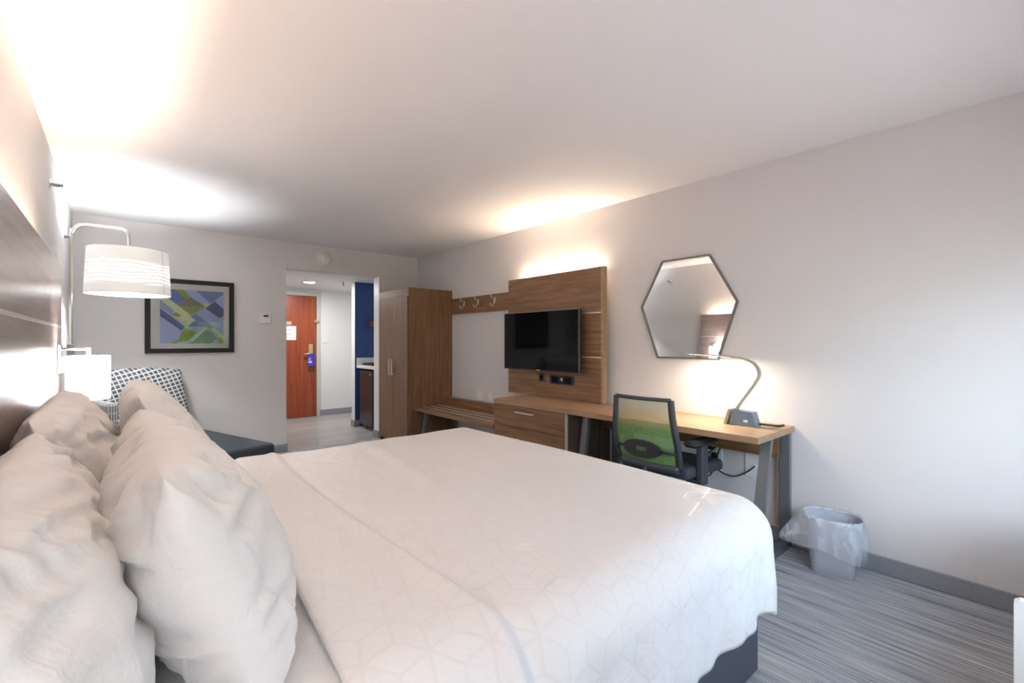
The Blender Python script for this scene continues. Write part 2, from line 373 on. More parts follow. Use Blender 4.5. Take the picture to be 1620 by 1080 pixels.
def bag_mat():
    m = see_through('clear_plastic_bag', (.85, .88, .92), .30, .12, .9)
    n = noise_t(m, coords(m, (1, 1, .45)), 17, 2, .5, .8)
    a = nd(m, 'ShaderNodeMapRange'); lk(m, n, a.inputs['Value']); a.inputs['From Min'].default_value = .40; a.inputs['From Max'].default_value = .75; a.inputs['To Min'].default_value = .18; a.inputs['To Max'].default_value = .50
    lk(m, a.outputs[0], bsdf(m).inputs['Alpha']); add_bump(m, n, .6, .02); return m
M['bag'] = bag_mat()
def glass_pane():
    m = bpy.data.materials.new('picture_glass'); m.use_nodes = True; nt = m.node_tree; nt.nodes.clear()
    o = nt.nodes.new('ShaderNodeOutputMaterial'); t = nt.nodes.new('ShaderNodeBsdfTransparent'); g = nt.nodes.new('ShaderNodeBsdfGlossy'); g.inputs['Roughness'].default_value = .01
    f = nt.nodes.new('ShaderNodeFresnel'); f.inputs['IOR'].default_value = 1.6; x = nt.nodes.new('ShaderNodeMixShader')
    nt.links.new(f.outputs[0], x.inputs[0]); nt.links.new(t.outputs[0], x.inputs[1]); nt.links.new(g.outputs[0], x.inputs[2]); nt.links.new(x.outputs[0], o.inputs[0]); return m
M['glass'] = glass_pane()

# ------------------------------------------------------------------ room shell
def quad_wall(bm, p, q, thick=None): add_box(bm, p, q)
T = .12
b = B(); add_box(b, (XL - T, YW - T, -.1), (XR + T, YF, 0)); struct('floor', b, M['carpet'])
b = B(); add_box(b, (1.2, YF, -.1), (3.6, 8.4, 0)); struct('floor_hall', b, M['tile'])
b = B(); add_box(b, (XL - T, YW - T, CE), (XR + T, YF + .16, CE + .1)); struct('ceiling', b, M['ceiling'])
b = B(); add_box(b, (XL - T, YW - T, 0), (XL, YF + .16, CE)); struct('wall_left', b, M['wall'])
b = B(); add_box(b, (XR, YW - T, 0), (XR + T, YF, CE)); struct('wall_right', b, M['wall'])
# window wall behind the camera
b = B()
x0, x1, z0, z1 = WIN
add_box(b, (XL, YW - T, 0), (x0, YW, CE)); add_box(b, (x1, YW - T, 0), (XR, YW, CE))
add_box(b, (x0, YW - T, 0), (x1, YW, z0)); add_box(b, (x0, YW - T, z1), (x1, YW, CE)); struct('wall_window', b, M['wall'])
b = B()
for a_, b_ in (((x0, z0), (x0 + .05, z1)), ((x1 - .05, z0), (x1, z1)), ((x0, z0), (x1, z0 + .05)), ((x0, z1 - .05), (x1, z1)), ((1.79, z0), (1.83, z1))):
    add_box(b, (a_[0], YW - .10, a_[1]), (b_[0], YW - .05, b_[1]))
wf = struct('window_1', b, M['white_trim'])
b = B(); add_box(b, (x0 - .02, YW - .05, z0 - .03), (x1 + .02, YW + .03, z0)); obj('window_sill', b, M['white_trim'], wf)
# far wall with the opening to the hall
OX0, OX1, OZ = 1.494, 2.631, 2.125
b = B()
add_box(b, (XL, YF, 0), (OX0, YF + .155, CE)); add_box(b, (OX1, YF, 0), (XR + T, YF + .155, CE)); add_box(b, (OX0, YF, OZ), (OX1, YF + .155, CE))
struct('wall_far', b, M['wall'])
b = B()   # white painted corner of the opening, right and top
add_box(b, (OX1 - .004, YF - .002, 0), (OX1 + .0, YF + .157, OZ)); struct('trim_1', b, M['white_trim'])
# hall
HZ = 2.165
b = B(); add_box(b, (1.2, YF + .155, HZ), (3.5, 8.32, HZ + .08)); struct('ceiling_hall', b, M['hall_wall'])
b = B(); add_box(b, (1.2, 8.22, 0), (3.5, 8.34, HZ)); struct('wall_hall_end', b, M['hall_wall'])
b = B(); add_box(b, (1.2, YF + .155, 0), (1.32, 8.22, HZ)); struct('wall_hall_left', b, M['hall_wall'])
b = B(); add_box(b, (3.4, YF + .155, 0), (3.5, 8.22, HZ)); struct('wall_hall_right', b, M['hall_wall'])
b = B(); add_box(b, (2.71, 6.78, 0), (3.4, 6.90, HZ)); struct('wall_niche', b, M['hall_wall'])
b = B(); add_box(b, (2.712, 6.772, 0), (3.4, 6.78, HZ)); struct('wall_niche_blue', b, M['blue'])
# baseboards
def base(name, p, q):
    b = B(); add_box(b, (p[0], p[1], 0), (q[0], q[1], .095), .004, 1); struct(name, b, M['base'])
base('baseboard_right', (XR - .012, YW, 0), (XR, YF, 0))
base('baseboard_left', (XL, YW, 0), (XL + .012, YF, 0))
base('baseboard_far', (XL, YF - .012, 0), (OX0 + .012, YF, 0))
base('baseboard_far_side', (OX0, YF, 0), (OX0 + .012, YF + .155, 0))
base('baseboard_jamb', (OX1 - .015, YF - .012, 0), (OX1 - .003, YF + .165, 0))
base('baseboard_jamb_front', (OX1 - .015, YF - .012, 0), (OX1 + .02, YF, 0))
base('baseboard_hall_end', (2.67, 8.208, 0), (3.4, 8.22, 0))
base('baseboard_niche', (2.698, 6.76, 0), (2.71, 6.91, 0))
base('baseboard_niche_front', (2.698, 6.760, 0), (2.78, 6.772, 0))

# ------------------------------------------------------------------ hall door
b = B(); add_box(b, (1.68, 8.175, .008), (2.60, 8.215, 2.04), .003, 1); dr = struct('door_1', b, M['door'])
b = B()
for a_, c_ in (((2.605, 0), (2.665, 2.105)), ((1.615, 0), (1.675, 2.105)), ((1.675, 2.045), (2.605, 2.105))):
    add_box(b, (a_[0], 8.185, a_[1]), (c_[0], 8.22, c_[1]), .004, 1)
obj('door_frame', b, mat('door_frame_paint', (.50, .53, .47), .5), dr)
b = B(); add_box(b, (2.465, 8.158, 1.04), (2.535, 8.175, 1.23), .005); obj('lock_plate', b, M['brass'], dr)
b = B(); add_cyl(b, (2.50, 8.16, 1.07), (2.50, 8.115, 1.07), .014); add_tube(b, [(2.50, 8.12, 1.07), (2.46, 8.112, 1.07), (2.38, 8.115, 1.065)], .010); obj('door_lever', b, M['brass'], dr)
b = B(); add_box(b, (2.55, 8.155, 1.60), (2.64, 8.18, 1.635), .004); add_box(b, (2.575, 8.14, 1.59), (2.592, 8.16, 1.65), .003); obj('security_latch', b, M['brass'], dr)
b = B(); add_cyl(b, (2.13, 8.176, 1.44 + .13), (2.13, 8.168, 1.57), .009); add_box(b, (2.06, 8.170, 1.545), (2.20, 8.176, 1.605), .003); obj('viewer_plate', b, M['brass'], dr)
b = B(); add_box(b, (2.03, 8.170, 1.30), (2.27, 8.174, 1.53)); no = tag(obj('notice', b, M['paper']), 'white paper notice posted on the red door', 'notice')
b = B(); add_box(b, (2.06, 8.1690, 1.40), (2.25, 8.170, 1.41)); add_box(b, (2.06, 8.1690, 1.37), (2.20, 8.170, 1.378)); add_box(b, (2.06, 8.1690, 1.34), (2.23, 8.170, 1.348))
add_box(b, (2.06, 8.169, 1.46), (2.22, 8.17, 1.475)); obj('printed_lines', b, mat('grey_ink', (.45, .45, .42), .7), no)
hg = thing('door_hanger', 'blue door hanger with pink print hanging on the door lever', 'door hanger', (2.47, 8.12, .86))
b = B(); add_prism(b, [(2.435, 8.108, .86), (2.545, 8.108, .86), (2.545, 8.108, 1.05), (2.53, 8.108, 1.075), (2.45, 8.108, 1.075), (2.435, 8.108, 1.05)], (0, .003, 0)); obj('card', b, mat('hanger_blue', (.02, .05, .42), .4), hg)
b = B()
for k, (w, z) in enumerate(((.045, .985), (.03, .965), (.05, .945))): add_box(b, (2.447, 8.105, z), (2.447 + w, 8.108, z + .014))
obj('pink_print', b, mat('pink_ink', (.75, .20, .45), .5), hg)
b = B(); add_box(b, (2.447, 8.105, .918), (2.505, 8.108, .934)); obj('white_print', b, mat('white_ink', (.8, .8, .9), .5), hg)
# hall fittings
hl = thing('ceiling_light', 'round recessed downlight glowing in the hall ceiling', 'light', (2.2, 7.25, HZ))
b = B(); add_lathe(b, [(.075, -.001), (.105, -.006), (.11, 0)], (2.2, 7.25, HZ)); obj('trim_ring', b, M['nickel'], hl)
b = B(); add_lathe(b, [(0, -.004), (.078, -.004)], (2.2, 7.25, HZ)); obj('lens', b, M['downlight'], hl)
area('hall_downlight', (2.2, 7.25, HZ - .012), (.15, .15), 13, (1, .98, .96), (0, 0, 0), hl, shape='DISK')
def sprinkler(nm, label, c, axis):
    c = Vector(c); a = Vector(axis); t = thing(nm, label, 'sprinkler', c)
    b = B(); add_lathe(b, [(0, .006), (.03, .005), (.034, 0)], c, 24, a); obj('escutcheon', b, M['nickel'], t)
    b = B(); add_cyl(b, c, c + a * .035, .009); add_cyl(b, c + a * .035, c + a * .055, .004)
    obj('body', b, M['leg_metal'], t)
    b = B(); s = a.orthogonal().normalized()
    for sg in (1, -1): add_tube(b, [c + a * .02 + s * sg * .008, c + a * .035 + s * sg * .016, c + a * .055 + s * sg * .003], .003, 8)
    obj('yoke', b, M['leg_metal'], t)
    b = B(); add_lathe(b, [(0, .058), (.02, .056), (.021, .054), (0, .054)], c, 16, a); obj('deflector', b, M['leg_metal'], t)
sprinkler('fire_sprinkler', 'small fire sprinkler under the hall ceiling', (2.57, 6.86, HZ), (0, 0, -1))
sprinkler('fire_sprinkler', 'dark fire sprinkler high on the headboard wall', (XL, 3.92, 2.222), (1, 0, 0))
def plate(name, label, cat, c, n, w, h, mm=None, details=()):
    """wall plate centred at c, outward normal n ('x-','y-')"""
    t = thing(name, label, cat, c)
    def bx(u0, u1, v0, v1, d0, d1, bev=.002):
        b = B()
        if n == 'y-': add_box(b, (c[0] + u0, c[1] - d1, c[2] + v0), (c[0] + u1, c[1] - d0, c[2] + v1), bev)
        else: add_box(b, (c[0] - d1, c[1] - u1, c[2] + v0), (c[0] - d0, c[1] - u0, c[2] + v1), bev)
        return b
    obj('cover_plate', bx(-w / 2, w / 2, -h / 2, h / 2, 0, .007), mm or M['white_plastic'], t)
    for nm, u0, u1, v0, v1, m_ in details: obj(nm, bx(u0, u1, v0, v1, .007, .011, .001), m_, t)
    return t
plate('light_switch', 'white light switch beside the red door', 'switch', (2.76, 8.22, 1.30), 'y-', .12, .115, details=[('rocker', -.045, -.01, -.03, .03, M['paper']), ('rocker', .01, .045, -.03, .03, M['paper'])])
# niche with refrigerator and counter
fr = thing('mini_fridge', 'black compact fridge under the white counter', 'fridge', (3.0, 6.44, 0))
b = B(); add_box(b, (2.785, 6.215, .03), (3.30, 6.665, .845), .008); obj('cabinet', b, M['black'], fr)
b = B(); add_box(b, (2.735, 6.215, .06), (2.78, 6.665, .845), .012, 3); obj('door', b, M['fridge'], fr)
b = B(); add_box(b, (2.7335, 6.27, .795), (2.735, 6.32, .808)); obj('badge', b, M['nickel'], fr)
for xx, yy in ((2.83, 6.25), (3.25, 6.25), (2.83, 6.63), (3.25, 6.63)):
    b = B(); add_cyl(b, (xx, yy, 0), (xx, yy, .035), .015); obj('foot', b, M['black'], fr)
b = B(); add_box(b, (2.73, 5.93, .88), (3.39, 6.768, .92), .004)
ct = thing('countertop', 'white stone counter over the black fridge', 'counter', (3.05, 6.35, .88)); obj('slab', b, M['counter'], ct)
b = B(); add_box(b, (2.73, 6.745, .92), (3.39, 6.768, 1.03), .003); obj('backsplash', b, M['counter'], ct)
ty = thing('serving_tray', 'black tray on the white counter', 'tray', (2.95, 6.5, .92))
b = B(); add_box(b, (2.80, 6.36, .921), (3.10, 6.70, .931), .003); obj('tray_base', b, M['black'], ty)
b = B()
for p_, q_ in (((2.80, 6.36), (2.81, 6.70)), ((3.09, 6.36), (3.10, 6.70)), ((2.81, 6.36), (3.09, 6.37)), ((2.81, 6.69), (3.09, 6.70))): add_box(b, (p_[0], p_[1], .931), (q_[0], q_[1], .955), .002)
obj('tray_rim', b, M['black'], ty)
b = B(); add_box(b, (3.12, 6.30, 1.50), (3.39, 6.768, 1.575), .003)
b2 = rehome(obj('wall_shelf', b, M['walnut_y']), (3.2, 6.5, 1.5)); b2.location.x -= .20; tag(b2, 'short brown wooden shelf on the blue wall', 'shelf')

# ------------------------------------------------------------------ things on the far wall
al = thing('smoke_alarm', 'round white smoke alarm on the wall above the hall opening', 'alarm', (1.92, YF, 2.273))
b = B(); add_lathe(b, [(0, .012), (.092, .012), (.096, .006), (.096, 0)], (1.92, YF, 2.273), 40, (0, -1, 0)); obj('base_ring', b, M['cream_plastic'], al)
b = B(); add_lathe(b, [(0, .045), (.045, .045), (.058, .035), (.062, .012)], (1.925, YF, 2.268), 40, (0, -1, 0)); obj('sensor_dome', b, M['white_plastic'], al)
plate('blank_cover', 'blank cream cover plate right of the smoke alarm', 'plate', (2.158, YF, 2.275), 'y-', .075, .125, M['cream_plastic'])
th = plate('thermostat', 'square thermostat with dark display between picture and opening', 'thermostat', (1.27, YF, 1.533), 'y-', .13, .115, M['white_plastic'], [('display', -.02, .03, .018, .038, M['black'])])
b = B(); add_box(b, (1.215, YF - .024, 1.48), (1.325, YF - .007, 1.587), .004); obj('housing', b, M['white_plastic'], th)
for ch in th.children:
    if ch.name.startswith('display'): ch.location.y -= .0185
# framed abstract print
ax0, ax1, az0, az1 = .208, .963, 1.16, 1.905
art = thing('framed_print', 'black framed abstract print of blue and green bands', 'picture', ((ax0 + ax1) / 2, YF, az0))
b = B(); fw = .045
for p_, q_ in (((ax0, az0), (ax0 + fw, az1)), ((ax1 - fw, az0), (ax1, az1)), ((ax0 + fw, az0), (ax1 - fw, az0 + fw)), ((ax0 + fw, az1 - fw), (ax1 - fw, az1))):
    add_box(b, (p_[0], YF - .032, p_[1]), (q_[0], YF - .001, q_[1]), .002, 1)
obj('frame', b, M['frame_b'], art)
b = B(); add_box(b, (ax0 + fw, YF - .018, az0 + fw), (ax1 - fw, YF - .006, az1 - fw)); obj('mat_board', b, M['mat_board'], art)
# print polygons, in fractions measured across the print (u right, v down)
px0, px1, pz0, pz1 = .327, .868, 1.255, 1.80
cols = {'pb': (.20, .25, .46), 'lb': (.26, .33, .55), 'nv': (.045, .05, .19), 'mb': (.11, .15, .34), 'gr': (.17, .23, .035), 'ol': (.13, .14, .07), 'lg': (.42, .46, .22), 'pg': (.50, .54, .33), 'bl': (.09, .12, .36), 'sl': (.08, .13, .17), 'gy': (.12, .12, .11)}
polys = [('lb', [(0, 0), (1, 0), (1, 1), (0, 1)]), ('bl', [(0, 0), (.22, 0), (.40, .17), (.26, .28), (0, .08)]), ('gr', [(.22, 0), (.36, 0), (.46, .12), (.38, .17)]),
         ('lb', [(.36, 0), (.54, 0), (.78, .23), (.70, .30)]), ('mb', [(.54, 0), (1, 0), (1, .04), (.78, .23)]), ('ol', [(.46, .12), (.70, .30), (.25, .30)]), ('gr', [(.25, .30), (.70, .30), (.55, .42), (.45, .50)]),
         ('lg', [(.64, .25), (.72, .22), (.78, .26), (.70, .31)]), ('nv', [(.70, .33), (.85, .19), (1, .33), (1, .47), (.93, .51)]), ('lb', [(.85, .19), (1, .07), (1, .33)]),
         ('pg', [(0, .06), (.55, .54), (.40, .66), (0, .20)]), ('pb', [(0, .20), (.22, .40), (.16, .45), (0, .34)]), ('gr', [(.16, .47), (.24, .42), (.32, .49), (.22, .52)]), ('lg', [(.16, .48), (.26, .50), (.40, .58), (.40, .66)]),
         ('nv', [(0, .36), (.38, .69), (.32, .76), (0, .50)]), ('mb', [(.46, .50), (.55, .44), (.84, .68), (.78, .74)]), ('lb', [(.55, .44), (.70, .33), (1, .58), (1, .74), (.84, .68)]),
         ('nv', [(.42, .68), (.54, .57), (.70, .68)]), ('pb', [(.42, .68), (.72, .68), (.55, .80)]), ('gr', [(.38, .69), (.56, .80), (.40, .96), (.24, .98)]), ('lg', [(.72, .69), (.76, .76), (.55, .96), (.42, .97)]),
         ('sl', [(.72, .72), (.90, .90), (.78, 1), (.46, 1)]), ('lg', [(.80, .74), (.86, .70), (1, .85), (1, .93)]), ('gr', [(.88, .92), (.94, .88), (1, .95), (1, 1), (.94, 1)]), ('gr', [(.14, 1), (.26, .93), (.26, 1)])]
b = B(); keys = list(cols)
for i, (k, pl) in enumerate(polys):
    vs = [b.verts.new((px0 + (px1 - px0) * u, YF - .0185 - i * .00004, pz1 - (pz1 - pz0) * v)) for u, v in pl]
    b.faces.new(vs).material_index = keys.index(k)
obj('print', b, [mat('print_ink_' + k, tuple(min(.9, v * 1.5) for v in c), .6) for k, c in cols.items()], art, recalc=False)
b = B(); add_box(b, (ax0 + fw, YF - .0235, az0 + fw), (ax1 - fw, YF - .0215, az1 - fw)); obj('glazing', b, M['glass'], art)

# ------------------------------------------------------------------ wardrobe
wy0, wy1, wx, wz = 4.885, 5.655, 2.595, 1.91
wd = thing('wardrobe', 'tall brown two-door wardrobe in the corner by the hall opening', 'wardrobe', (2.9, 5.27, 0))
b = B()
add_box(b, (wx + .002, wy0, 0), (XR - .001, wy0 + .02, wz)); add_box(b, (wx + .002, wy1 - .02, 0), (XR - .001, wy1, wz))
add_box(b, (wx + .022, wy0 + .02, wz - .02), (XR - .001, wy1 - .02, wz)); add_box(b, (wx + .022, wy0 + .02, .06), (XR - .001, wy1 - .02, .08)); add_box(b, (XR - .012, wy0 + .02, .08), (XR - .001, wy1 - .02, wz - .02))
obj('carcass', b, M['walnut_z'], wd)
b = B(); add_box(b, (wx + .002, wy0 + .021, wz - .095), (wx + .02, wy1 - .021, wz - .001)); obj('top_rail', b, M['walnut_y'], wd)
b = B(); add_box(b, (wx + .03, wy0 + .02, 0), (wx + .045, wy1 - .02, .06)); obj('plinth', b, M['dark_wood'], wd)
ym = (wy0 + wy1) / 2
for s0, s1, hy in ((wy0 + .003, ym - .0015, ym - .035), (ym + .0015, wy1 - .003, ym + .035)):
    b = B(); add_box(b, (wx - .018, s0, .065), (wx, s1, wz - .10), .0015, 1); d = obj('door', b, M['walnut_z'], wd)
    b = B(); add_box(b, (wx - .05, hy - .007, .86), (wx - .038, hy + .007, 1.06), .002)
    for zz in (.87, 1.035): add_box(b, (wx - .04, hy - .006, zz), (wx - .018, hy + .006, zz + .014))
    obj('handle', b, M['inlay'], d)
b = B(); add_box(b, (wx + .03, wy1 + .001, 0), (wx + .05, YF - .014, wz)); obj('filler_strip', b, M['walnut_z'], wd)

# ------------------------------------------------------------------ luggage bench
bn = thing('luggage_bench', 'low brown luggage bench with metal inlay strips by the wardrobe', 'bench', (2.92, 4.1, 0))
by0, by1 = 3.362, 4.875
b = B(); add_box(b, (2.65, by0, .465), (3.188, by1, .503), .002, 1); obj('seat_top', b, M['walnut_y'], bn)
for xx in (2.76, 2.86, 2.965):
    b = B(); add_box(b, (xx - .008, by0 + .005, .503), (xx + .008, by1 - .05, .507), .001, 1); obj('inlay_strip', b, M['inlay'], bn)
b = B(); add_box(b, (3.11, by0, .504), (3.188, by1, .585), .002, 1); obj('back_rail', b, M['walnut_y'], bn)
def leg_frame(root, y, xt0, xb0, ztop, xback=3.165, w=.055):
    """front raked leg, upright rear leg and a foot bar, in a plane y = const"""
    for pts in ([(xt0, ztop), (xb0, 0.02)], [(xback, ztop), (xback, 0.02)]):
        b = B(); (xa, za), (xb, zb) = pts
        add_prism(b, [(xa - .018, y - w / 2, za), (xa + .018, y - w / 2, za), (xb + .018, y - w / 2, zb), (xb - .018, y - w / 2, zb)], (0, w, 0)); obj('leg', b, M['leg_metal'], root)
    b = B(); add_box(b, (xb0 - .018, y - w / 2, 0), (xback + .018, y + w / 2, .04)); obj('foot_bar', b, M['leg_metal'], root)
leg_frame(bn, 4.78, 2.78, 2.70, .464)
leg_frame(bn, 3.44, 2.78, 2.70, .464)
# ------------------------------------------------------------------ coat rail and hooks
cr = thing('coat_rail', 'brown wooden rail with three metal coat hooks by the wardrobe', 'coat rack', (3.19, 4.25, 1.61))
b = B(); add_box(b, (3.172, 3.652, 1.612), (XR - .001, 4.884, 1.802), .002, 1); obj('rail', b, M['walnut_y'], cr)
for yy in (4.58, 4.30, 3.99):
    b = B()
    add_box(b, (3.164, yy - .015, 1.70), (3.171, yy + .015, 1.765), .001, 1)
    add_sweep(b, catmull([(3.166, yy, 1.75), (3.135, yy, 1.752), (3.118, yy, 1.775), (3.116, yy, 1.785)], 4), rectp(.026, .004), up=(1, 0, 0))
    add_sweep(b, catmull([(3.166, yy, 1.71), (3.15, yy, 1.70), (3.14, yy, 1.675), (3.12, yy, 1.665), (3.108, yy, 1.68), (3.106, yy, 1.70)], 4), rectp(.018, .004), up=(1, 0, 0))
    obj('coat_hook', b, M['nickel'], cr)

# ------------------------------------------------------------------ media panel
py0, py1, pzt = 2.428, 3.65, 1.905
mp = thing('wooden_feature_board', 'tall brown wood wall panel with metal lines behind the television', 'panel', (3.13, 3.04, .76))
b = B()
add_box(b, (3.08, py0 + .02, .753), (3.105, py1, 1.136)); add_box(b, (3.08, py0 + .02, 1.146), (3.105, py1, 1.515)); add_box(b, (3.08, py0 + .02, 1.525), (3.105, py1, pzt))
obj('face_board', b, M['walnut_y'], mp)
b = B(); add_box(b, (3.078, py0, .753), (3.135, py0 + .02, pzt)); obj('edge_board', b, M['desk_top'], mp)
b = B(); add_box(b, (3.105, py1 - .02, .753), (3.135, py1, pzt)); obj('edge_board', b, M['desk_top'], mp)
for zz in (1.136, 1.515):
    b = B(); add_box(b, (3.081, py0 + .02, zz), (3.104, py1, zz + .01)); obj('metal_line', b, M['inlay'], mp)
b = B(); add_box(b, (3.105, py0 + .2, 1.0), (XR - .001, py1 - .2, 1.04)); obj('wall_cleat', b, M['dark_wood'], mp)
b = B(); add_box(b, (3.15, py0 + .10, 1.868), (3.19, py1 - .10, 1.874)); obj('led_strip', b, M['led_warm'], mp)
area('panel_led', (3.17, (py0 + py1) / 2, 1.877), (.03, 1.0), 4.8, (1, .80, .60), (PI, 0, 0), mp)
plate('data_jack', 'small black jack plate left of the wide black power outlet', 'outlet', (3.08, 3.155, .935), 'x-', .07, .075, M['black'], [('socket', -.015, .015, -.02, .02, M['screen'])])
for o_ in (): pass
plate('media_outlet', 'wide black outlet plate under the television', 'outlet', (3.08, 2.895, .925), 'x-', .30, .085, M['black'], [('socket', -.12, -.04, -.028, .028, M['screen']), ('port', -.005, .012, -.008, .018, M['white_plastic']), ('socket', .04, .12, -.028, .028, M['screen'])])
# television
tv = thing('television', 'flat black television on the brown wood panel', 'television', (3.0, 3.10, 1.0))
ty0, ty1, tz0, tz1 = 2.605, 3.60, 1.003, 1.557
b = B(); add_box(b, (2.99, ty0, tz0), (3.02, ty1, tz1), .004); add_box(b, (3.02, ty0 + .15, tz0 + .08), (3.05, ty1 - .15, tz1 - .12), .01); obj('housing', b, M['black'], tv)
b = B(); add_box(b, (2.984, ty0 + .007, tz0 + .012), (2.991, ty1 - .007, tz1 - .007)); obj('screen', b, M['screen'], tv)
b = B()
for p_, q_ in (((ty0, tz0), (ty0 + .006, tz1)), ((ty1 - .006, tz0), (ty1, tz1)), ((ty0, tz1 - .006), (ty1, tz1))): add_box(b, (2.982, p_[0], p_[1]), (2.99, q_[0], q_[1]))
obj('bezel', b, M['leg_metal'], tv)
b = B(); add_box(b, (2.9805, 3.08, 1.004), (2.984, 3.125, 1.013)); obj('badge', b, M['nickel'], tv)
b = B(); add_box(b, (3.05, 2.95, 1.15), (3.079, 3.25, 1.42)); obj('wall_mount', b, M['black'], tv)

# ------------------------------------------------------------------ dresser and desk (one run of worktop)
dk = thing('desk', 'long brown wood desk with metal legs and drawers along the right wall', 'desk', (2.93, 2.2, 0))
dy0, dy1 = 1.035, 3.352
b = B(); add_box(b, (2.65, dy0, .712), (XR - .001, dy1, .75), .002, 1); obj('worktop', b, M['desk_top'], dk)
b = B(); yb = 2.447
add_box(b, (2.672, dy1 - .022, 0), (XR - .001, dy1 - .002, .711)); add_box(b, (2.672, yb + .002, 0), (XR - .001, yb + .02, .711)); add_box(b, (XR - .02, yb + .02, .02), (XR - .001, dy1 - .022, .711)); add_box(b, (2.672, yb + .02, .03), (XR - .02, dy1 - .022, .05))
obj('carcass', b, M['dark_wood'], dk)
b = B(); add_box(b, (2.652, yb, 0.02), (2.672, yb + .012, .711)); obj('edge_strip', b, M['inlay'], dk)
for z0_, z1_ in ((.527, .708), (.33, .522), (.06, .325)):
    b = B(); add_box(b, (2.652, yb + .014, z0_), (2.671, dy1 - .002, z1_), .0015, 1); d = obj('drawer', b, M['walnut_y'], dk)
    b = B(); zc = z1_ - (.045 if z1_ > .7 else .10)
    add_box(b, (2.618, 2.80, zc - .006), (2.628, 3.03, zc + .006), .002)
    for yy in (2.81, 3.01): add_box(b, (2.626, yy, zc - .005), (2.652, yy + .01, zc + .005))
    obj('handle', b, M['inlay'], d)
b = B(); add_box(b, (3.10, dy0 + .06, .555), (3.118, yb, .711)); obj('modesty_panel', b, M['walnut_y'], dk)
b = B(); add_box(b, (3.155, dy0 + .045, .10), (3.197, dy0 + .085, .555)); obj('wall_batten', b, M['desk_top'], dk)
leg_frame(dk, dy0 + .04, 2.885, 2.69, .711); leg_frame(dk, 2.36, 2.80, 2.69, .711)
b = B(); add_cyl(b, (3.14, 2.33, .75), (3.14, 2.33, .756), .032); obj('cable_grommet', b, M['leg_metal'], dk)
# ------------------------------------------------------------------ mirror
hexp = [(2.127, 1.548), (1.941, 1.893), (1.567, 1.893), (1.372, 1.548), (1.504, 1.147), (1.985, 1.147)]
mr_ = thing('hexagonal_mirror', 'six-sided mirror in a thin grey frame above the desk', 'mirror', (3.18, 1.75, 1.147))
cy, cz = 1.75, 1.52
b = B(); n = 6; inn = [(cy + (y - cy) * .968, cz + (z - cz) * .968) for y, z in hexp]
for i in range(6):
    j = (i + 1) % 6
    add_prism(b, [(3.175, *hexp[i]), (3.175, *hexp[j]), (3.175, *inn[j]), (3.175, *inn[i])], (.024, 0, 0))
obj('frame', b, M['frame_m'], mr_)
b = B(); add_prism(b, [(3.184, *p) for p in inn], (.012, 0, 0)); obj('glass', b, M['mirror'], mr_)

# ------------------------------------------------------------------ desk lamp
dl = thing('desk_lamp', 'curved slim strip lamp standing on the desk under the mirror', 'desk lamp', (2.985, 1.30, .75))
b = B()
add_prism(b, [(2.955, 1.33, .75), (2.955, 1.165, .75), (2.955, 1.19, .838), (2.955, 1.29, .846), (2.955, 1.305, .84)], (.075, 0, 0)); obj('power_base', b, M['lampbox'], dl, sharp=.5)
b = B(); add_prism(b, [(2.945, 1.36, .751), (2.945, 1.345, .751), (2.945, 1.315, .85), (2.945, 1.33, .85)], (.095, 0, 0)); obj('foot_plate', b, M['lampstrip'], dl)
arc = catmull([(2.985, 1.322, .80), (2.985, 1.26, .90), (2.985, 1.18, 1.02), (2.985, 1.158, 1.08), (2.985, 1.185, 1.135), (2.985, 1.245, 1.165), (2.985, 1.33, 1.178), (2.985, 1.45, 1.186), (2.985, 1.62, 1.192)], 8)
b = B(); add_sweep(b, arc, rectp(.042, .007), up=(0, 0, 1)); obj('arm', b, M['lampstrip'], dl, sharp=.6)
b = B(); add_sweep(b, [p - Vector((0, 0, .0045)) for p in arc[-17:-1]], rectp(.026, .0012), up=(0, 0, 1)); led = obj('led_head', b, M['led_cool'], dl)
b = B(); add_box(b, (2.953, 1.215, .775), (2.955, 1.24, .79)); obj('usb_port', b, M['white_plastic'], dl)
area('desk_lamp_light', (2.985, 1.47, 1.165), (.03, .28), 3.2, (1, .86, .68), (0, 0, 0), dl)
b = B(); add_tube(b, catmull([(3.0, 1.164, .768), (3.03, 1.12, .764), (3.08, 1.09, .757), (3.14, 1.075, .757)], 6), .006); obj('power_plug', b, M['black'], dl)

# outlets on the right wall
for k, (yy, lb) in enumerate(((4.05 + .15, 'white double outlet above the bench, nearer the wardrobe'), (4.0, 'narrow white cover plate above the bench, nearer the television'))):
    plate('wall_outlet', lb, 'outlet', (XR, yy + .10, .655), 'x-', .115 if k == 0 else .075, .12, M['white_plastic'], [('socket', -.02, .02, -.04, .04, M['paper'])])
plate('wall_outlet', 'white outlet plate behind the hanging black cables', 'outlet', (XR, 1.545, .50), 'x-', .125, .13, M['white_plastic'], [('socket', -.02, .02, -.045, -.005, M['paper']), ('socket', -.02, .02, .01, .045, M['paper'])])
plate('wall_outlet', 'white jack plate with one cable near the desk leg', 'outlet', (XR, 1.265, .455), 'x-', .13, .155, M['white_plastic'], [('jack', -.012, .012, -.012, .012, M['paper'])])
def cord(label, pts, r=.0045, plugs=()):
    t = thing('power_cable', label, 'cable', pts[0]); b = B(); add_tube(b, catmull(pts, 8), r, 8); obj('cord', b, M['black'], t)
    for p_, q_ in plugs: b = B(); add_box(b, p_, q_, .006); obj('plug', b, M['black'], t)
cord('black cable looped behind the desk into the wall outlet', [(3.135, 1.52, .70), (3.145, 1.50, .56), (3.15, 1.60, .46), (3.16, 1.63, .37), (3.15, 1.56, .335), (3.15, 1.52, .40), (3.17, 1.525, .46)], plugs=[((3.155, 1.505, .44), (3.188, 1.545, .50))])
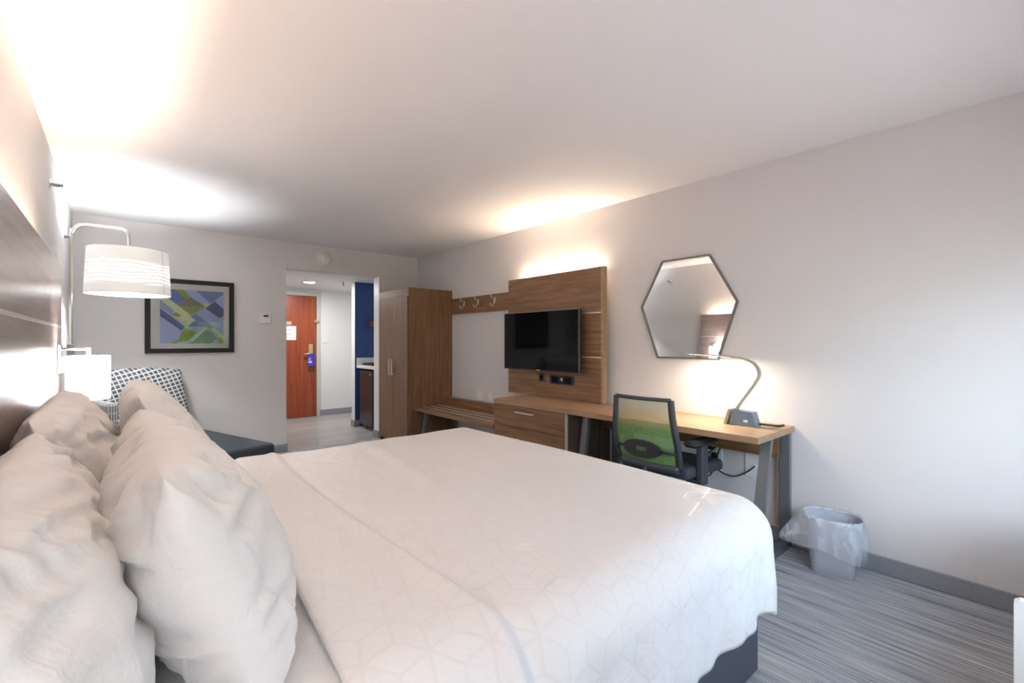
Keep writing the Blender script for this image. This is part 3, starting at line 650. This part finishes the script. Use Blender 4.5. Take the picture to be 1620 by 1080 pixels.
cord('black cable dropping from the desk to the upper plug', [(3.135, 1.72, .70), (3.15, 1.66, .57), (3.16, 1.58, .535), (3.175, 1.56, .535)], plugs=[((3.15, 1.53, .52), (3.188, 1.59, .555))])
cord('black cable sagging across to the jack plate near the desk leg', [(3.135, 1.41, .70), (3.145, 1.49, .50), (3.15, 1.50, .40), (3.16, 1.40, .365), (3.17, 1.31, .41), (3.19, 1.265, .455)])

# ------------------------------------------------------------------ waste bin with bag
bi = thing('waste_bin', 'grey plastic waste bin lined with a clear bag by the baseboard', 'bin', (3.035, .79, 0), math.radians(12))
def rrect(w, d, r, n=8):
    out = []
    for cx_, cy_, a0 in ((w / 2 - r, d / 2 - r, 0), (-w / 2 + r, d / 2 - r, PI / 2), (-w / 2 + r, -d / 2 + r, PI), (w / 2 - r, -d / 2 + r, 1.5 * PI)):
        for k in range(n + 1): a = a0 + PI / 2 * k / n; out.append((cx_ + r * math.cos(a), cy_ + r * math.sin(a)))
    return out
def loft(bm, rings, mi=0):
    R = [[bm.verts.new(p) for p in r] for r in rings]; m = len(R[0])
    for i in range(len(R) - 1):
        for j in range(m): f = bm.faces.new([R[i][j], R[i][(j + 1) % m], R[i + 1][(j + 1) % m], R[i + 1][j]]); f.smooth = True; f.material_index = mi
    return R
b = B(); zs = [(0, .165, .185, .02), (.006, .172, .192, .022), (.10, .188, .215, .045), (.20, .205, .245, .075), (.30, .222, .272, .10)]
rg = [[(x, y, z) for x, y in rrect(w, d, r)] for z, w, d, r in zs]
rin = [[(x, y, z) for x, y in rrect(w - .006, d - .006, r - .003)] for z, w, d, r in zs[::-1]]
R = loft(b, rg + rin); b.faces.new(R[0][::-1]); b.faces.new(R[-1]); obj('tub', b, M['binplastic'], bi, local=True, sharp=.9)
b = B(); rings = []
def bag_ring(z, w, d, r, amp, seed, tail=0):
    out = []
    for k, (x, y) in enumerate(rrect(w, d, r, 10)):
        a = math.atan2(y, x); q = 1 + amp * noise.noise(Vector((math.cos(a) * 3, math.sin(a) * 3, seed * 2.3 + z * 9)))
        g = max(0, math.cos(a - 2.1)) ** 8 * tail
        out.append((x * q + math.cos(2.1) * g, y * q + math.sin(2.1) * g, z - .25 * max(0, math.cos(a - 2.1)) ** 8 * tail + amp * .12 * noise.noise(Vector((math.cos(a) * 4, math.sin(a) * 4, seed)))))
    return out
prof = [(.06, .150, .185, .05, .05, 0), (.16, .175, .225, .06, .04, 0), (.27, .205, .255, .08, .02, 0), (.305, .222, .272, .10, .004, 0), (.312, .230, .280, .10, .004, 0), (.300, .240, .292, .105, .015, .02), (.26, .256, .308, .11, .035, .06), (.215, .262, .314, .11, .055, .10), (.165, .256, .306, .10, .07, .125), (.130, .246, .292, .10, .08, .12)]
for k, (z, w, d, r, amp, tl) in enumerate(prof): rings.append(bag_ring(z, w, d, r, amp, k * .35, tl))
# the folded skirt hangs lower toward the room (local -y) side
rings = [[(x, y, z - (.06 * max(0, -y * 6) * (k - 4) / 5 if k > 4 else 0) + (.05 * max(0, y * 5) * (k - 4) / 5 if k > 4 else 0)) for x, y, z in rg_] for k, rg_ in enumerate(rings)]
loft(b, rings); obj('bag', b, M['bag'], bi, local=True, label='clear crinkled plastic liner bag', recalc=False)

# ------------------------------------------------------------------ office chair
oc = thing('office_chair', 'office chair with green mesh back pulled up to the desk', 'office chair', (2.72, 1.65, 0))
def back_pt(u, v):
    """u -1..1 across (y), v 0..1 up; returns point on the mesh surface"""
    hw = .195 + .03 * math.sin(PI * min(1, v * 1.05)) * (1 - v) + .012 * (1 - v)
    x = 2.548 - .075 * v - .035 * math.sin(PI * v) * .6 - .03 * (v < .25) * (0) + .035 * (u * u) - .018
    return Vector((x, 1.655 + u * hw, .50 + .425 * v))
b = B(); g = [[b.verts.new(back_pt(-1 + 2 * i / 24, j / 24)) for i in range(25)] for j in range(25)]
for j in range(24):
    for i in range(24): f = b.faces.new([g[j][i], g[j][i + 1], g[j + 1][i + 1], g[j + 1][i]]); f.smooth = True
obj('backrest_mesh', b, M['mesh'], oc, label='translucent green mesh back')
def rim(u0, v0, u1, v1, n=14): return [back_pt(u0 + (u1 - u0) * k / n, v0 + (v1 - v0) * k / n) for k in range(n + 1)]
b = B()
for s in (-1, 1): add_sweep(b, rim(s, 0, s, 1), rectp(.020, .034) , up=(0, 1, 0))
add_sweep(b, rim(-1, 1, 1, 1), rectp(.018, .022)); add_sweep(b, rim(-1, 0, 1, 0), rectp(.03, .05))
obj('back_frame', b, M['chair_plastic'], oc)
b = B(); 
pl = []
for k in range(25):
    u = -1 + 2 * k / 24; hh = .042 * (max(0, 1 - (abs(u) * 1.0) ** 2.2)) ** .6 + .012
    p = back_pt(u * .60, .26); pl.append((p.x - .028, p.y, p.z, hh))
for k in range(24):
    x_, y_, z_, h_ = pl[k]; x2, y2, z2, h2 = pl[k + 1]
    mid = abs((k + .5) - 12) < 4
    segs = [(-1, -.28), (.28, 1)] if mid else [(-1, 1)]
    for a0, a1 in segs:
        vs = [(x_, y_, z_ + a0 * h_), (x2, y2, z2 + a0 * h2), (x2, y2, z2 + a1 * h2), (x_, y_, z_ + a1 * h_)]
        add_prism(b, vs, (.014, 0, 0))
obj('lumbar_support', b, M['chair_black'], oc)
for s in (-1, 1):
    b = B(); p = back_pt(s * .58, .26); q = back_pt(s * 1.0, .25); add_sweep(b, [Vector((p.x - .02, p.y, p.z)), Vector((q.x - .018, q.y, q.z))], rectp(.03, .012)); obj('lumbar_strap', b, M['chair_black'], oc)
b = B(); t = bmesh.new(); bmesh.ops.create_cube(t, size=1)
for v in t.verts: v.co = Vector((v.co.x * .47 + 2.82, v.co.y * .49 + 1.65, v.co.z * .075 + .475))
bmesh.ops.bevel(t, geom=t.edges[:], offset=.034, segments=4, profile=.6, affect='EDGES')
for f in t.faces: f.smooth = True
for v in t.verts:
    if v.co.x > 2.98: v.co.z -= (v.co.x - 2.98) * .25
merge(b, t); obj('seat', b, M['chair_black'] if False else mat('seat_fabric', (.045, .055, .072), .8), oc)
for s in (-1, 1):
    yy = 1.65 + s * .265
    b = B(); add_box(b, (2.68, yy - .022, .40), (2.755, yy + .022, .645), .010, 3); add_box(b, (2.68, min(yy, 1.65 + s * .18), .405), (2.755, max(yy, 1.65 + s * .18), .43), .006); obj('arm_post', b, M['chair_plastic'], oc)
    b = B(); t = bmesh.new(); bmesh.ops.create_cube(t, size=1)
    for v in t.verts: v.co = Vector((v.co.x * .28 + 2.705, v.co.y * .095 + yy, v.co.z * .036 + .663))
    bmesh.ops.bevel(t, geom=t.edges[:], offset=.014, segments=3, affect='EDGES')
    for f in t.faces: f.smooth = True
    merge(b, t); obj('armrest', b, M['chair_black'], oc)
b = B(); add_box(b, (2.62, 1.60, .395), (2.86, 1.70, .432), .01); add_sweep(b, catmull([(2.66, 1.65, .40), (2.58, 1.65, .41), (2.55, 1.65, .45), (2.54, 1.65, .50)], 5), rectp(.10, .02), up=(0, 1, 0)); obj('tilt_mechanism', b, M['chair_plastic'], oc)
b = B(); add_cyl(b, (2.76, 1.65, .09), (2.76, 1.65, .27), .028); add_cyl(b, (2.76, 1.65, .27), (2.76, 1.65, .40), .016); obj('gas_lift', b, M['black'], oc)
for k in range(5):
    a = 2 * PI * k / 5 + .35; d_ = Vector((math.cos(a), math.sin(a), 0)); c = Vector((2.76, 1.65, 0))
    b = B(); add_sweep(b, [c + d_ * .02 + Vector((0, 0, .105)), c + d_ * .17 + Vector((0, 0, .10)), c + d_ * .30 + Vector((0, 0, .075))], rectp(.045, .028)); sp = obj('base_spoke', b, M['chair_plastic'], oc)
    b = B(); s_ = d_.cross(Vector((0, 0, 1)))
    w_ = c + d_ * .30 + Vector((0, 0, .028))
    for sg in (-1, 1): add_cyl(b, w_ + s_ * sg * .006, w_ + s_ * sg * .022, .028)
    add_cyl(b, w_, w_ + Vector((0, 0, .045)), .008); obj('caster', b, M['black'], sp)

# ------------------------------------------------------------------ headboard
hb = thing('headboard', 'wide brown wood headboard panel with one metal line on the left wall', 'headboard', (-.25, 1.72, 0))
hy0, hy1, hz = .06, 3.38, 1.672
for y0_, y1_ in ((hy0, .60), (.603, 2.83), (2.833, hy1)):
    b = B(); add_box(b, (HB - .025, y0_, .30), (HB, y1_, 1.345)); add_box(b, (HB - .025, y0_, 1.357), (HB, y1_, hz)); obj('panel_board', b, M['walnut_h'], hb)
b = B(); add_box(b, (HB - .022, hy0, 1.345), (HB + .001, hy1, 1.357)); obj('metal_line', b, M['inlay'], hb)
b = B(); add_box(b, (XL + .001, hy0 + .02, .30), (HB - .025, hy0 + .04, hz - .02)); add_box(b, (XL + .001, hy1 - .04, .30), (HB - .025, hy1 - .02, hz - .02)); add_box(b, (XL + .001, hy0 + .1, 1.50), (HB - .025, hy1 - .1, 1.52)); add_box(b, (XL + .001, hy0 + .1, .30), (HB - .025, hy1 - .1, .32)); obj('batten', b, M['dark_wood'], hb)
b = B(); add_box(b, (-.292, .20, 1.60), (-.255, 3.24, 1.606)); obj('led_strip', b, M['led_warm'], hb)
area('headboard_led', (-.274, 1.72, 1.612), (.03, 3.04), 20, (1, .80, .64), (PI, 0, 0), hb)
# sconces
def sconce(yc, label, watts):
    t = thing('wall_sconce', label, 'wall lamp', (HB, yc, 1.13))
    b = B(); add_box(b, (HB + .001, yc - .035 + .08, 1.118), (HB + .014, yc + .035 + .08, 1.258), .002, 1); obj('back_plate', b, M['nickel'], t)
    for zz in (1.245, 1.135):
        b = B(); add_cyl(b, (HB + .013, yc + .08, zz), (HB + .017, yc + .08, zz), .006); obj('screw', b, M['leg_metal'], t)
    b = B(); add_sweep(b, [(HB + .012, yc + .08, 1.235), (HB + .055, yc + .06, 1.238), (HB + .115, yc, 1.24)], rectp(.022, .014)); add_box(b, (HB + .106, yc - .009, 1.20), (HB + .124, yc + .009, 1.246)); obj('arm', b, M['nickel'], t)
    b = B(); add_box(b, (HB + .014, yc + .06, 1.12), (HB + .045, yc + .075, 1.20), .003); obj('switch_lever', b, M['nickel'], t)
    c = (HB + .115, yc, .99)
    b = B(); add_lathe(b, [(.083, 0), (.083, .215)], c, 40); add_lathe(b, [(.081, .215), (.081, 0)], c, 40); o = obj('lamp_shade', b, M['shade_small'], t, recalc=False)
    b = B(); add_cyl(b, (c[0], c[1], 1.19), (c[0], c[1], 1.14), .018)
    for k in range(3): a = k * 2 * PI / 3; add_cyl(b, (c[0], c[1], 1.195), (c[0] + .082 * math.cos(a), c[1] + .082 * math.sin(a), 1.195), .0025, seg=6)
    obj('socket', b, M['nickel'], t)
    b = B(); add_lathe(b, [(0, -.06), (.022, -.05), (.032, -.02), (.028, .01), (.015, .035), (0, .04)], (c[0], c[1], 1.10), 20); obj('bulb', b, emis('sconce_bulb', (1, .95, .88), 8), t)
    point('sconce_light', (c[0] + .0, c[1], 1.10), watts, (.97, .97, 1.0), .05, t)
sconce(3.10, 'lit white drum reading sconce at the far end of the headboard', 12)
sconce(.08, 'unseen lit white drum sconce added at the near end of the headboard', 12)  # added out of view, copy of the far sconce, to brighten the near pillows

# ------------------------------------------------------------------ floor lamp
fl = thing('floor_lamp', 'metal arc floor lamp with wide white drum shade by the armchair', 'floor lamp', (-.258, 4.75, 0))
fx, fy = -.258, 4.75
b = B(); add_lathe(b, [(0, 0), (.14, 0), (.145, .008), (.14, .018), (.02, .022), (0, .022)], (fx + .11, fy, 0), 40); obj('base', b, M['lampnickel'], fl)
b = B(); sx = .075
pts = [(fx, fy, .01), (fx, fy, 1.0), (fx, fy, 2.02), (fx + .006, fy, 2.09), (fx + .03, fy, 2.14), (fx + .07, fy, 2.16), (fx + .12, fy, 2.162), (sx - .06, fy, 2.162), (sx - .025, fy, 2.152), (sx - .004, fy, 2.12), (sx, fy, 2.07), (sx, fy, 1.985)]
add_tube(b, catmull(pts, 5), .0095, 14); obj('pole', b, M['lampnickel'], fl)
b = B(); add_cyl(b, (fx - .03, fy, 2.05), (fx, fy, 2.05), .006); add_cyl(b, (fx - .036, fy, 2.05), (fx - .03, fy, 2.05), .014); obj('wall_clip', b, M['leg_metal'], fl)
b = B(); add_box(b, (fx - .022, fy - .015, 1.13), (fx + .02, fy + .015, 1.255), .004); obj('pole_switch', b, M['leg_metal'], fl)
sc_, z0s, z1s = (sx, fy), 1.645, 1.995
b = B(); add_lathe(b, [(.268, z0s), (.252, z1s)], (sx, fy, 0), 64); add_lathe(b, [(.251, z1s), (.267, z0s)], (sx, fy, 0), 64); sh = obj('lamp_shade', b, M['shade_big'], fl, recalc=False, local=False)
sh.data.transform(WM[fl.name]); sh.location = -Vector(fl.location)
b = B(); add_lathe(b, [(.2685, z0s + .003), (.2695, z0s), (.2675, z0s - .002)], (sx, fy, 0), 64); add_lathe(b, [(.2515, z1s + .002), (.2535, z1s), (.2525, z1s - .003)], (sx, fy, 0), 64)
a_ = math.radians(-38); add_tube(b, [(sx + .2535 * math.cos(a_), fy + .2535 * math.sin(a_), z1s), (sx + .2695 * math.cos(a_), fy + .2695 * math.sin(a_), z0s)], .0014, 6); obj('shade_trim', b, M['lampnickel'], fl)
b = B()
for k in range(3): a = k * 2 * PI / 3; add_cyl(b, (sx, fy, 1.985), (sx + .251 * math.cos(a), fy + .251 * math.sin(a), 1.985), .003, seg=8)
add_cyl(b, (sx, fy, 1.99), (sx, fy, 1.89), .02); obj('shade_carrier', b, M['lampnickel'], fl)
b = B(); add_lathe(b, [(0, -.07), (.025, -.06), (.036, -.03), (.032, .0), (.018, .04), (0, .05)], (sx, fy, 1.84), 24); obj('bulb', b, emis('floor_lamp_bulb', (.95, .98, 1), 10), fl)
point('floor_lamp_light', (sx, fy, 1.85), 44, (.90, .95, 1.0), .05, fl)

# ------------------------------------------------------------------ chaise armchair (turned a little to the room)
ra = math.radians(17.7)
ch = thing('chaise_chair', 'chaise armchair with lattice patterned back and dark slate seat', 'armchair', (.23, 5.36, 0), ra)
def uvproj(o, fn):
    me = o.data; uv = me.uv_layers.new(name='UVMap')
    for p in me.polygons:
        for li in p.loop_indices: uv.data[li].uv = fn(me.vertices[me.loops[li].vertex_index].co, p.normal)
def cushion(a, bb, bev, seg=4, puff=0, sub=0):
    t = bmesh.new(); bmesh.ops.create_cube(t, size=1); s = [bb[i] - a[i] for i in range(3)]; c = [(a[i] + bb[i]) / 2 for i in range(3)]
    for v in t.verts: v.co = Vector((v.co.x * s[0] + c[0], v.co.y * s[1] + c[1], v.co.z * s[2] + c[2]))
    bmesh.ops.bevel(t, geom=t.edges[:], offset=bev, segments=seg, profile=.5, affect='EDGES')
    for f in t.faces: f.smooth = True
    return t
# local frame: x = right as seen, -y = towards the room, origin under back centre
b = B(); merge(b, cushion((-.395, -1.42, .24), (.345, .02, .45), .035, 5)); obj('seat_cushion', b, M['slate'], ch, local=True)
b = B(); merge(b, cushion((-.39, -1.40, .10), (.34, .10, .25), .012, 2)); obj('seat_base', b, M['slate'], ch, local=True)
b = B(); g = []
NU, NV = 40, 24
for side in (0, 1):
    G = []
    for j in range(NV + 1):
        row = []
        for i in range(NU + 1):
            u, v = i / NU * 2 - 1, j / NV
            hw = .395 - .05 * v
            hw2 = hw * (1 - .02 * (1 - u * u))
            th = .085 * max(0, 1 - abs(u) ** 6) ** .5 * max(0, 1 - abs(2 * v - 1) ** 6) ** .5
            y = .07 + .13 * v + (-th if side == 0 else th) + .03 * u * u * (-1)
            z = .40 + (.63 - .035 * u * u) * v
            row.append(b.verts.new((u * hw2 - .025, y, z)))
        G.append(row)
    for j in range(NV):
        for i in range(NU): f = b.faces.new([G[j][i], G[j][i + 1], G[j + 1][i + 1], G[j + 1][i]]); f.smooth = True
bmesh.ops.remove_doubles(b, verts=b.verts, dist=.0008)
bk = obj('backrest', b, M['lattice'], ch, local=True)
c35, s35 = math.cos(.30), math.sin(.30)
uvproj(bk, lambda co, n: ((co.x * c35 + co.z * s35) , (-co.x * s35 * .8 + co.z * c35)))
b = B(); merge(b, cushion((-.475, -.55, .10), (-.40, .10, .80), .025, 4)); ar = obj('armrest', b, M['stripe'], ch, local=True)
uvproj(ar, lambda co, n: ((co.x, co.z) if abs(n.y) > .6 else ((co.y, co.z) if abs(n.x) > .6 else (co.y, co.x * .2 + .003))))
for x_, y_ in ((-.34, -1.34), (.29, -1.34), (-.34, .04), (.29, .04)):
    b = B(); add_cyl(b, (x_, y_, 0), (x_, y_, .105), .018, .026); obj('leg', b, M['dark_wood'], ch, local=True)

# ------------------------------------------------------------------ bed
BX0, BX1, BY0, BY1 = -.20, 1.92, .735, 2.70
bd = thing('bed', 'king bed base and mattress with charcoal skirt', 'bed', ((BX0 + BX1) / 2, (BY0 + BY1) / 2, 0))
b = B(); P0 = []
rg = rrect(BX1 - BX0, BY1 - BY0, .05, 6); cx_, cy_ = (BX0 + BX1) / 2, (BY0 + BY1) / 2
loft(b, [[(x + cx_, y + cy_, z) for x, y in rg] for z in (.012, .10, .25, .37)]); b.faces.new([b.verts[i] for i in ()]) if False else None
obj('bed_skirt', b, M['charcoal'], bd)
b = B(); merge(b, cushion((BX0, BY0 + .01, .37), (BX1 - .01, BY1 - .01, .645), .05, 4)); obj('mattress', b, M['sheet'], bd)
# fitted / top sheet area near the pillows
b = B(); merge(b, cushion((BX0 + .004, BY0 - .012, .30), (.62, BY1 + .012, .658), .06, 5)); sh_ = obj('bed_sheet', b, M['sheet']); tag(sh_, 'smooth white bed sheet showing between the pillows and the duvet', 'sheet'); rehome(sh_, (.2, 1.72, .3))

def duvet():
    bm = B(); uvl = bm.loops.layers.uv.new('UVMap')
    X0, X1, Y0, Y1 = .30, 1.975, .672, 2.80; r = .15; zt = BEDZ
    ix1, iy0, iy1 = X1 - r, Y0 + r, Y1 - r
    drop = .235; arcL = r * PI / 2
    s0, s1 = X0, ix1 + arcL + drop; t0, t1 = iy0 - arcL - drop, iy1 + arcL + drop
    NS, NT = 200, 240; V = []
    for j in range(NT + 1):
        t = t0 + (t1 - t0) * j / NT; row = []
        for i in range(NS + 1):
            s = s0 + (s1 - s0) * i / NS
            # head edge is cut a little askew
            s_eff = s + (.012 * math.sin(t * 2.2 + .4) + .085 * max(0, t - .8) - .01) * max(0, 1 - (s - s0) / .5)
            qx, qy = min(s_eff, ix1), min(max(t, iy0), iy1); dx, dy = s_eff - qx, t - qy; d = math.hypot(dx, dy)
            cornered = dx > 1e-4 and abs(dy) > 1e-4
            if d < 1e-6: nx, ny = 0, 0
            else: nx, ny = dx / d, dy / d
            if cornered:
                ph = math.atan2(abs(dy), dx); d = d * max(math.cos(ph), math.sin(ph)) * (1 + .16 * math.sin(2 * ph) ** 2)
            if d < arcL: a = d / r; off = r * math.sin(a); z = zt - r * (1 - math.cos(a))
            else: off = r; z = zt - r - (d - arcL)
            hang = max(0, min(1, (d - arcL * .6) / .30))
            # perimeter coordinate for folds
            per = (qx - X0) + (qy - iy0) * 1.0 if dx > 0 else (qx - X0)
            if cornered: per += math.atan2(abs(dy), dx) * .35 * (-1 if dy < 0 else 1)
            fold = .013 * math.sin(per * 17 + 1.6 * math.sin(per * 4)) + .006 * math.sin(per * 41 + 2)
            off += hang * (fold + .012) + .02 * hang * (1 if cornered else 0) * math.sin(math.atan2(abs(dy), dx + 1e-6) * 2) * .2
            x, y = qx + nx * off, qy + ny * off
            # soft height on the top
            flat = max(0, 1 - d / arcL)
            w = .010 * noise.noise(Vector((s * 1.8, t * 1.3, 0))) + .006 * noise.noise(Vector((s * 5, t * 2.2, 3)))
            # fold-over band near the head: ridge then valley at x about .60
            xf = .60 + .045 * math.sin(t * 2.0 + .6)
            e = s - xf
            q_ = max(.3, min(1, (2.7 - t) / 1.2)); w += q_ * (.020 * math.exp(-((e + .035) / .03) ** 2) - .014 * math.exp(-((e - .025) / .022) ** 2)) + .012 * (1 / (1 + math.exp(e / .02)))
            e2 = s - t * .12 - .80; w += .007 * math.exp(-(e2 / .05) ** 2) * (1 if t > 1 else .5)
            w += .020 * math.sin(min(1, max(0, (t - iy0) / (iy1 - iy0))) * PI) * .5
            edge = max(0, 1 - (s - s0) / .04); w -= .012 * edge ** 2
            z += w * flat
            if d > arcL * .5: z += .012 * noise.noise(Vector((per * 6, d * 2, 9))) * hang
            if ny != 0 or nx != 0:
                e3 = (s - xf) ; x += 0; bump_ = -.018 * math.exp(-((e3 - .02) / .03) ** 2) + .018 * math.exp(-((e3 + .04) / .035) ** 2)
                if abs(ny) > .5 and dx <= 1e-4: y += ny * bump_ * min(1, d / .1)
            row.append((bm.verts.new((x, y, max(z, .16))), (s, t)))
        V.append(row)
    for j in range(NT):
        for i in range(NS):
            q = [V[j][i], V[j][i + 1], V[j + 1][i + 1], V[j + 1][i]]
            f = bm.faces.new([p[0] for p in q]); f.smooth = True
            for lp, p in zip(f.loops, q): lp[uvl].uv = p[1]
    bmesh.ops.delete(bm, geom=[v for v in bm.verts if not v.link_faces], context='VERTS')
    bmesh.ops.recalc_face_normals(bm, faces=bm.faces)
    me = bpy.data.meshes.new('duvet'); bm.to_mesh(me); bm.free(); me.materials.append(M['duvet'])
    o = bpy.data.objects.new('duvet', me); COL.objects.link(o); WM[o.name] = Matrix.Identity(4)
    if sum(p.normal.z for p in me.polygons) < 0: me.flip_normals()
    md = o.modifiers.new('thick', 'SOLIDIFY'); md.thickness = .018; md.offset = -1
    return o
dv = duvet(); tag(dv, 'white duvet with faint geometric line pattern spread over the bed', 'duvet'); rehome(dv, (1.2, 1.72, .3))

# pillows
def pillow(name, label, yc, xb, lean, L, Hh, Th, seed, zb=None, yaw=0, sag=0, tilt=0):
    bm = B(); NU, NV = 84, 56
    rnd = random.Random(seed); off = Vector((rnd.random() * 9, rnd.random() * 9, seed))
    for side in (1, -1):
        G = []
        for j in range(NV + 1):
            row = []
            for i in range(NU + 1):
                u, v = -1 + 2 * i / NU, -1 + 2 * j / NV
                su, sv = math.sin(u * PI / 2), math.sin(v * PI / 2)   # denser at the edges
                u, v = su, sv
                cr_ = 1 - .05 * (abs(u) * abs(v)) ** 6; X = L / 2 * u * (1 - .035 * (1 - v * v)) * cr_; Z = Hh / 2 * v * (1 - .05 * (1 - u * u)) * cr_
                e = max(0, (1 - abs(u) ** 2.6)) ** .55 * max(0, (1 - abs(v) ** 2.4)) ** .58
                th = Th * e * (1 + .10 * noise.noise(Vector((u * 1.2, v * 1.2, 0)) + off)) * (1 - .22 * v)
                # pucker wrinkles close to the seams
                near = (1 - min(1, (1 - abs(v)) / .55)); nearu = (1 - min(1, (1 - abs(u)) / .35))
                rid = 1 - 2 * abs(noise.noise(Vector((u * 9 + 1.2 * v, v * 1.3, 2)) + off)); wr = .026 * near * (rid - .55) + .020 * near * noise.noise(Vector((u * 19 - 2 * v, v * 2.2, 4)) + off) + .015 * nearu * noise.noise(Vector((u * 1.5, v * 9, 5)) + off)
                wr += .012 * (1 - 3 * abs(noise.noise(Vector((u * 3.0 + v * 2.4, v * 2.6 - u, 7)) + off)))
                th = th + wr * min(1, e * 2.2)
                Zs = Z
                if side < 0: th *= 1 - .38 * max(0, -v)
                if v < 0: th *= 1 + .10 * (-v)
                row.append(bm.verts.new((side * th, X, Zs)))
            G.append(row)
        for j in range(NV):
            for i in range(NU):
                q = [G[j][i], G[j][i + 1], G[j + 1][i + 1], G[j + 1][i]]
                if side < 0: q = q[::-1]
                f = bm.faces.new(q); f.smooth = True
    bmesh.ops.remove_doubles(bm, verts=bm.verts, dist=.0006)
    zb = BEDZ if zb is None else zb
    Mx = Matrix.Translation((xb, yc, zb)) @ Matrix.Rotation(yaw, 4, 'Z') @ Matrix.Rotation(-lean, 4, 'Y') @ Matrix.Rotation(tilt, 4, 'X') @ Matrix.Translation((0, 0, Hh / 2 - .015))
    for v in bm.verts: v.co = Mx @ v.co
    for v in bm.verts:
        lim = zb + .006
        if v.co.z < lim: v.co.z = lim + (v.co.z - lim) * .08
        if v.co.x < HB + .006: v.co.x = HB + .006 + (v.co.x - HB - .006) * .02
        if sag: v.co.z -= sag * max(0, (v.co.z - zb) / Hh) * (1 - ((v.co.y - yc) / (L / 2)) ** 2 if abs(v.co.y - yc) < L / 2 else 0)
    o = obj(name, bm, M['pillow']); tag(o, label, 'pillow', 'king pillows on the bed'); rehome(o, (xb, yc, zb)); return o
pillow('pillow', 'white pillow against the headboard, far side of the bed', 2.04, .0, math.radians(21), .99, .465, .112, 3)
pillow('pillow', 'white pillow against the headboard, near side of the bed', 1.03, -.06, math.radians(11), .94, .43, .115, 8)
pillow('pillow', 'upright white pillow in the front row, far side of the bed', 2.20, .235, math.radians(23), .90, .495, .112, 5)
pillow('pillow', 'upright white pillow in the front row, near side of the bed', 1.27, .182, math.radians(18), .94, .45, .134, 11)

# ------------------------------------------------------------------ wall air conditioner by the window
ac = thing('air_conditioner', 'white boxy unit whose edge shows at the lower right of the carpet', 'air conditioner', (2.5, -.12, 0))
b = B(); add_box(b, (1.935, YW + .002, .02), (2.95, .02, .50), .006); obj('cabinet', b, M['white_plastic'], ac)
b = B(); add_box(b, (1.955, .021, .03), (2.93, .040, .50), .006, 3); obj('front_cover', b, M['white_plastic'], ac)
b = B(); add_prism(b, [(1.916, .067, .02), (1.916, .021, .02), (1.916, .021, .55), (1.916, .055, .55), (1.916, .067, .542)], (.03, 0, 0)); obj('corner_post', b, M['white_plastic'], ac)
for k in range(9):
    b = B(); add_box(b, (2.05, -.17 + k * .017, .50), (2.85, -.163 + k * .017, .507)); obj('vent_slat', b, M['white_plastic'], ac)
